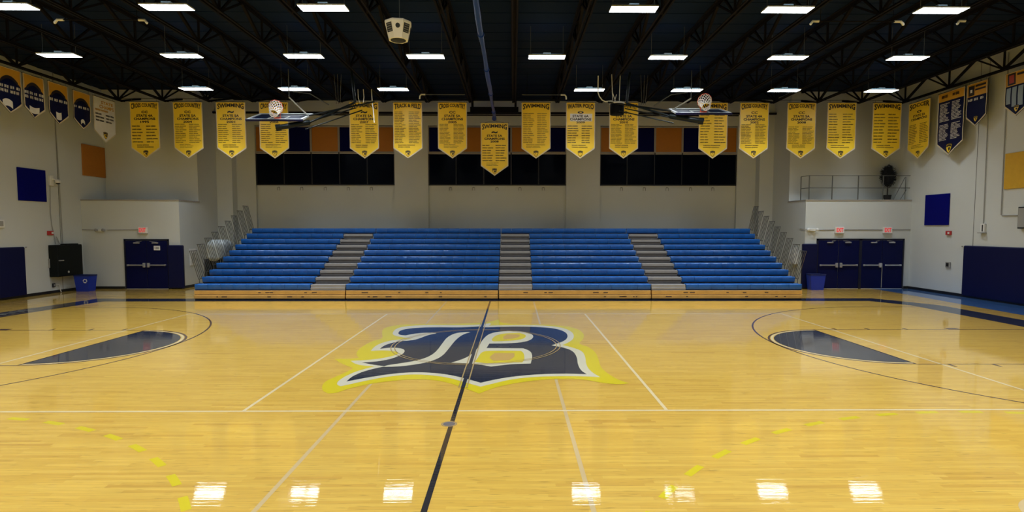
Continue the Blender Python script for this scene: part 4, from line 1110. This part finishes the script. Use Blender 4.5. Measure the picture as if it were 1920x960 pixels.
for k in range(8):
    a0, a1, b0, b1 = (Vector(q) for q in (A[k], A[(k+1) % 8], Bq[k], Bq[(k+1) % 8]))
    cen = (a0+a1+b0+b1)/4; ex = (a1-a0).normalized(); ez = ((a0+a1)/2-(b0+b1)/2).normalized(); nn = ex.cross(ez)
    if nn.dot(cen-Vector((cxs, cys, cen.z))) < 0: nn = -nn
    q = MB()
    if k % 2 == 0:
        o_ = cen+ez*0.04+nn*0.003
        pts = [o_+ex*a*0.078+ez*b*0.095 for a, b in ((-1, -1), (1, -1), (1, 1), (-1, 1))]
        q.add(pts+[p-nn*0.02 for p in pts], [(0, 1, 2, 3), (7, 6, 5, 4), (0, 4, 5, 1), (1, 5, 6, 2), (2, 6, 7, 3), (3, 7, 4, 0)], 'speaker_grille')
        for r_ in range(4):
            z_ = -0.07+r_*0.045; p_ = [o_+nn*0.003+ex*a*0.06+ez*(z_+b*0.004) for a, b in ((-1, -1), (1, -1), (1, 1), (-1, 1))]; q.add(p_, [(0, 1, 2, 3)], 'grey_box')
        q.build('horn', t)
    else:
        o_ = cen+ez*0.06+nn*0.004
        cir = [o_+ex*math.cos(2*PI*j/16)*0.048+ez*math.sin(2*PI*j/16)*0.05 for j in range(16)]
        q.add(cir+[p-nn*0.02 for p in cir], [tuple(range(16))]+[(j, (j+1) % 16, 16+(j+1) % 16, 16+j) for j in range(16)], 'speaker_grille')
        q.build('tweeter', t)
MB().lathe([(0.165, 6.62), (0.162, 6.609), (0.0, 6.605)], (cxs, cys, 0), 'speaker_grille', 24).build('woofer_grille', t)
MB().tube([(cxs+0.03, cys, 6.97), (cxs+0.03, cys, ZD-0.01)], 0.007, 'rail_tube', 6).build('hanging_cable', t)

# ------------------------------------------------------------------ balcony railing and plant
t = thing('balcony_railing', (14.9, 24.0, 3.83), 'thin dark metal railing along the balcony above the right-hand doors', 'railing')
zb = 3.83; zt = 4.89; ZM = 4.36
for x_, y_ in ((12.74, 24.6), (12.80, 24.02), (13.80, 24.02), (14.93, 24.02), (16.01, 24.02)):
    MB().tube([(x_, y_, zb), (x_, y_, zt)], 0.022, 'rail_steel', 8).build('railing_post', t)
k = MB(); k.tube([(12.74, 24.6, zt), (12.80, 24.02, zt), (XR-0.02, 24.02, zt)], 0.014, 'rail_steel', 8); k.build('top_rail', t)
k = MB(); k.tube([(12.74, 24.6, ZM), (12.80, 24.02, ZM), (XR-0.02, 24.02, ZM)], 0.016, 'rail_steel', 8); k.build('middle_rail', t)
t = thing('balcony_ladder', (16.8, 24.3, 3.83), 'slanting thin metal ladder rails at the right end of the balcony', 'ladder')
for (a, b, c, d) in ((16.53, 3.83, 17.02, 4.82), (16.83, 3.83, 17.10, 4.30)):
    MB().tube([(a, 24.12, b), (c, 24.12, d)], 0.014, 'rail_tube', 6).build('ladder_rail', t)
MB().tube([(17.05, 24.12, 3.83), (17.05, 24.12, 4.85)], 0.012, 'rail_tube', 6).build('ladder_rail', t)
t = thing('potted_tree', (16.70, 24.75, 3.83), 'dark bushy oval plant standing behind the balcony railing', 'plant')
rnd = random.Random(3)
k = MB()
for i in range(1500):
    th = rnd.uniform(0, 2*PI); ph = math.acos(rnd.uniform(-1, 1)); r_ = rnd.uniform(0.55, 1.0)
    bx = Vector((math.sin(ph)*math.cos(th)*0.30, math.sin(ph)*math.sin(th)*0.28, math.cos(ph)*0.46))*r_
    c_ = Vector((16.70, 24.75, 4.93))+bx
    d_ = (bx.normalized()+Vector((rnd.uniform(-.6, .6), rnd.uniform(-.6, .6), rnd.uniform(-.6, .6)))).normalized()
    sx = d_.cross(Vector((0.3, 0.2, 1))).normalized()*0.014; ln = rnd.uniform(0.06, 0.12)
    k.add([c_-sx, c_+d_*ln*0.5-sx*1.2, c_+d_*ln, c_+d_*ln*0.5+sx*1.2], [(0, 1, 2, 3)], 'foliage')
k.lathe([(0.02, 4.52), (0.18, 4.62), (0.25, 4.9), (0.2, 5.2), (0.05, 5.34)], (16.70, 24.75, 0), 'foliage', 12)
k.build('foliage', t, fix=False)
MB().tube([(16.70, 24.75, 4.05), (16.70, 24.75, 4.6)], 0.025, 'trunk_dark', 8).build('trunk', t)
MB().lathe([(0.12, 3.834), (0.16, 4.08), (0.17, 4.10), (0.14, 4.10)], (16.70, 24.75, 0), 'trunk_dark', 16).build('pot', t)

# ------------------------------------------------------------------ left wall fittings
t = thing('wall_cabinet', (-18.2, 22.75, 0.72), 'black equipment cabinet mounted on the left wall beside the corner', 'cabinet')
MB().box(XL+0.001, -18.05, 22.12, 23.40, 0.66, 1.93, 'cabinet_black', 0.015).build('cabinet_body', t)
MB().box(-18.06, -18.03, 22.14, 23.38, 0.69, 1.90, 'cabinet_black', 0.01).build('cabinet_door', t)
k = MB(); k.box(-18.03, -17.99, 22.14, 22.38, 1.29, 1.33, 'grey_box', 0.006); k.build('latch', t)
MB().box(-18.3, -18.08, 22.6, 23.25, 1.93, 1.97, 'cabinet_black').build('cabinet_top', t)
MB().lathe([(0.05, -18.025), (0.035, -18.01)], (0, 22.62, 0.83), 'grey_box', 14, 'x').build('lock', t)
def bin_(x0, x1, y0, y1, z1, mn, label, sym):
    cx, cyy = (x0+x1)/2, (y0+y1)/2
    t = thing('recycling_bin', (cx, cyy, 0), label, 'bin')
    b = MB(); hx, hy = (x1-x0)/2, (y1-y0)/2
    vs = []
    for f_, z in ((0.80, 0.0), (1.0, z1), (0.94, z1), (0.75, 0.03)):
        vs += [(cx+a*hx*f_, cyy+c*hy*f_, z) for a, c in ((-1, -1), (1, -1), (1, 1), (-1, 1))]
    fs = [(0, 1, 2, 3)]+[(k, (k+1) % 4, 4+(k+1) % 4, 4+k) for k in range(4)]+[(4+k, 4+(k+1) % 4, 8+(k+1) % 4, 8+k) for k in range(4)]+[(8+k, 8+(k+1) % 4, 12+(k+1) % 4, 12+k) for k in range(4)]+[(12, 13, 14, 15)]
    b.add(vs, fs, mn); b.build('bin_body', t)
    r_ = MB()
    for a in (0,): r_.box(x0-0.01, x1+0.01, y0-0.01, y0+0.03, z1-0.05, z1, 'bin_dark', 0.008); r_.box(x0-0.01, x1+0.01, y1-0.03, y1+0.01, z1-0.05, z1, 'bin_dark', 0.008); r_.box(x0-0.01, x0+0.03, y0, y1, z1-0.05, z1, 'bin_dark', 0.008); r_.box(x1-0.03, x1+0.01, y0, y1, z1-0.05, z1, 'bin_dark', 0.008)
    r_.build('bin_rim', t)
    if sym:
        s_ = MB(); sx, sz, yy = cx+0.15, 0.44, cyy-hy*(0.80+0.2*0.52/z1)-0.012
        for k in range(3):
            a0 = PI/2+2*PI*k/3; A_ = [a0+1.45*q/6 for q in range(7)]
            R2 = lambda r, a: (sx+r*math.cos(a), yy, sz+r*math.sin(a))
            for q in range(6): s_.add([R2(0.052, A_[q]), R2(0.088, A_[q]), R2(0.088, A_[q+1]), R2(0.052, A_[q+1])], [(0, 1, 2, 3)], 'paper')
            s_.add([R2(0.035, A_[-1]), R2(0.105, A_[-1]), R2(0.07, A_[-1]+0.5)], [(0, 1, 2)], 'paper')
        s_.build('recycling_mark', t, fix=False)
bin_(-17.99, -17.36, 22.80, 23.25, 0.68, 'bin_blue', 'blue recycling bin with a white arrow mark below the black cabinet', True)
bin_(12.60, 13.24, 23.28, 23.68, 0.68, 'bin_blue', 'bright blue recycling bin in front of the right-hand pad and doors', False)
def small(name, wall, y0, y1, z0, z1, d, mn, label, cat, extra=None):
    s = 1 if wall == 'L' else -1; X0 = XL if wall == 'L' else XR
    t = thing(name, (X0+s*d/2, (y0+y1)/2, z0), label, cat)
    MB().box(min(X0+s*0.001, X0+s*d), max(X0+s*0.001, X0+s*d), y0, y1, z0, z1, mn, 0.008).build('casing', t)
    if extra:
        for nm, a, b, c, e, dd, mm in extra:
            MB().box(min(X0+s*d*0.9, X0+s*(d+dd)), max(X0+s*d*0.9, X0+s*(d+dd)), a, b, c, e, mm, 0.004).build(nm, t)
    return t
small('fire_alarm', 'L', 22.10, 22.35, 2.32, 2.49, 0.07, 'red_plastic', 'small red fire alarm on the left wall', 'fire alarm', [('strobe_lens', 22.24, 22.32, 2.37, 2.45, 0.02, 'paper')])
small('fire_alarm', 'R', 21.62, 21.87, 2.35, 2.51, 0.07, 'red_plastic', 'small red fire alarm on the right wall below the blue panel', 'fire alarm', [('strobe_lens', 21.66, 21.74, 2.39, 2.47, 0.02, 'paper')])
small('switch_box', 'L', 22.09, 22.26, 1.03, 1.39, 0.05, 'grey_box', 'grey switch box on the left wall beside the black cabinet', 'switch', [('switch_plate', 22.13, 22.22, 1.12, 1.30, 0.01, 'black_trim')])
small('switch_box', 'R', 21.59, 21.82, 1.07, 1.29, 0.06, 'grey_box', 'grey switch box on the right wall below the fire alarm', 'switch', [('switch_plate', 21.64, 21.77, 1.11, 1.25, 0.01, 'black_trim')])
small('socket_box', 'L', 22.22, 22.34, 0.24, 0.40, 0.05, 'black_trim', 'small dark socket low on the left wall under the cabinet', 'socket', [('socket_plate', 22.25, 22.31, 0.28, 0.36, 0.01, 'grey_box')])
small('thermostat_guard', 'L', 19.95, 20.23, 2.61, 2.90, 0.07, 'white_plastic', 'small framed box at the left frame edge above the padding', 'wall box', [('cover_window', 19.99, 20.17, 2.67, 2.85, 0.01, 'grey_box')])
small('pad_hook', 'L', 21.09, 21.13, 1.86, 1.90, 0.05, 'grey_box', 'tiny hook at the corner of the left padding', 'hook')
small('pad_hook', 'R', 21.05, 21.09, 1.90, 1.94, 0.05, 'grey_box', 'tiny hook at the corner of the right padding', 'hook')
t = small('junction_box', 'R', 20.06, 20.24, 2.46, 2.78, 0.07, 'white_plastic', 'white switch box at the foot of the long conduit on the right wall', 'junction box', [('lever', 20.12, 20.15, 2.50, 2.74, 0.02, 'black_trim')])
MB().box(XR-0.15, XR, 20.03, 20.27, 2.43, 2.46, 'grey_box').build('drip_tray', t)
t = thing('wall_camera', (-18.3, 22.3, 4.2), 'white security camera on the left wall beside the blue panel', 'camera')
MB().box(XL+0.001, XL+0.10, 22.28, 22.44, 4.28, 4.70, 'white_plastic', 0.015).build('mount_plate', t)
MB().tube([(XL+0.1, 22.36, 4.55), (XL+0.22, 22.40, 4.52), (XL+0.24, 22.42, 4.46)], 0.025, 'white_plastic', 8).build('arm', t)
MB().lathe([(0.03, 4.54), (0.09, 4.50), (0.10, 4.43), (0.085, 4.40)], (XL+0.25, 22.45, 0), 'white_plastic', 16).build('camera_body', t)
MB().lathe([(0.075, 4.40), (0.06, 4.355), (0.0, 4.34)], (XL+0.25, 22.45, 0), 'black_trim', 16).build('lens_dome', t)
t = small('scoreboard_edge', 'R', 17.6, 18.67, 2.60, 3.33, 0.14, 'cabinet_black', 'black box on the right wall, cut by the frame edge', 'wall box', [('display_rim', 17.62, 18.65, 2.64, 3.29, 0.01, 'grey_box')])
conduit([(XL+0.03, 22.82, 1.96), (XL+0.03, 22.80, 3.6), (XL+0.03, 22.75, 6.4), (XL+0.03, 22.7, 8.6)], 0.016, 'long thin vertical conduit rising from the black cabinet on the left wall')
conduit([(XL+0.05, 22.45, 1.96), (XL+0.03, 22.33, 2.7), (XL+0.03, 22.28, 3.2), (XL+0.03, 22.33, 4.3)], 0.013, 'bent thin cable between the black cabinet and the wall camera')
conduit([(XL+0.06, 22.62, 1.96), (XL+0.05, 22.52, 2.2), (XL+0.03, 22.50, 2.26)], 0.016, 'short bent cable stub on top of the black cabinet')
conduit([(XL+0.03, 22.33, 0.34), (XL+0.05, 22.50, 0.33), (XL+0.06, 22.58, 0.02)], 0.018, 'white cord drooping from the low socket to the floor', 'paper')
conduit([(XR-0.03, 20.16, 2.78), (XR-0.03, 20.19, 6.0), (XR-0.03, 20.2, 8.7)], 0.014, 'long vertical conduit above the white switch box on the right wall')
conduit([(XR-0.03, 19.44, 3.08), (XR-0.03, 19.46, 5.9), (XR-0.03, 19.47, 8.7)], 0.016, 'vertical conduit running up past the edge of the yellow panel')
conduit([(XR-0.03, 18.72, 3.05), (XR-0.03, 19.40, 3.06)], 0.016, 'short horizontal conduit under the yellow panel on the right wall')

# notices on the returns of the seating alcove
t = thing('notice_board', (RL+0.03, 24.78, 0.95), 'white framed notice on the wall left of the bleacher end rails', 'notice')
MB().box(RL+0.001, RL+0.03, 24.55, 25.0, 0.95, 1.70, 'paper', 0.006).build('frame', t)
MB().box(RL+0.03, RL+0.036, 24.66, 24.93, 1.05, 1.52, 'sheet_grey').build('sheet', t)
t = thing('extinguisher_cabinet', (RR-0.1, 24.6, 1.02), 'white box on the wall behind the right bleacher end rails', 'cabinet')
MB().box(RR-0.20, RR-0.001, 24.38, 24.85, 1.02, 1.66, 'white_plastic', 0.015).build('casing', t)
MB().box(RR-0.21, RR-0.20, 24.43, 24.80, 1.08, 1.60, 'paper', 0.004).build('front_panel', t)
MB().box(RR-0.12, RR-0.001, 24.48, 24.76, 1.66, 1.78, 'white_plastic', 0.02).build('cap', t)

# covered cart behind the left end rails
t = thing('covered_cart', (-12.2, 23.1, 0), 'white tarp-covered cart standing behind the left bleacher end rails', 'cart')
vs = []; fs = []; NR, NC = 9, 20
for j in range(NR):
    q = j/(NR-1); z = 1.33+q*0.80
    for i in range(NC):
        a = 2*PI*i/NC; ca, sa = math.cos(a), math.sin(a)
        e_ = (abs(ca)**4.5+abs(sa)**4.5)**(-1/4.5)
        sh = (1-0.85*max(0, q-0.7)**2*5.0)*(0.93+0.07*q)
        wr = (1+0.045*math.sin(9*a+q*2))*(1+0.10*q*math.cos(a+0.4))
        vs.append((-12.20+0.42*ca*e_*sh*wr+0.03*q, 23.1+0.42*sa*e_*sh*wr, z-(0.08*math.sin(3*a) if j == 0 else 0)))
for j in range(NR-1):
    for i in range(NC): k = (i+1) % NC; fs.append((j*NC+i, j*NC+k, (j+1)*NC+k, (j+1)*NC+i))
fs.append(tuple(range((NR-1)*NC, NR*NC))); fs.append(tuple(range(NC))[::-1])
MB().add(vs, fs, 'tarp_white', True).build('tarp', t)
f = MB()
for x_ in (-12.6, -11.85):
    for y_ in (22.75, 23.45): f.tube([(x_, y_, 0.1), (x_, y_, 1.36)], 0.02, 'rail_steel', 8)
f.box(-12.65, -11.8, 22.7, 23.5, 0.16, 0.2, 'rail_steel'); f.box(-12.6, -11.85, 22.75, 23.45, 0.2, 1.34, 'cabinet_black', 0.03); f.build('frame', t)
for x_ in (-12.6, -11.85):
    for y_ in (22.75, 23.45): MB().lathe([(0.03, -0.02), (0.05, -0.015), (0.05, 0.015), (0.03, 0.02)], (x_, y_, 0.052), 'black_trim', 14, 'y').build('wheel', t)
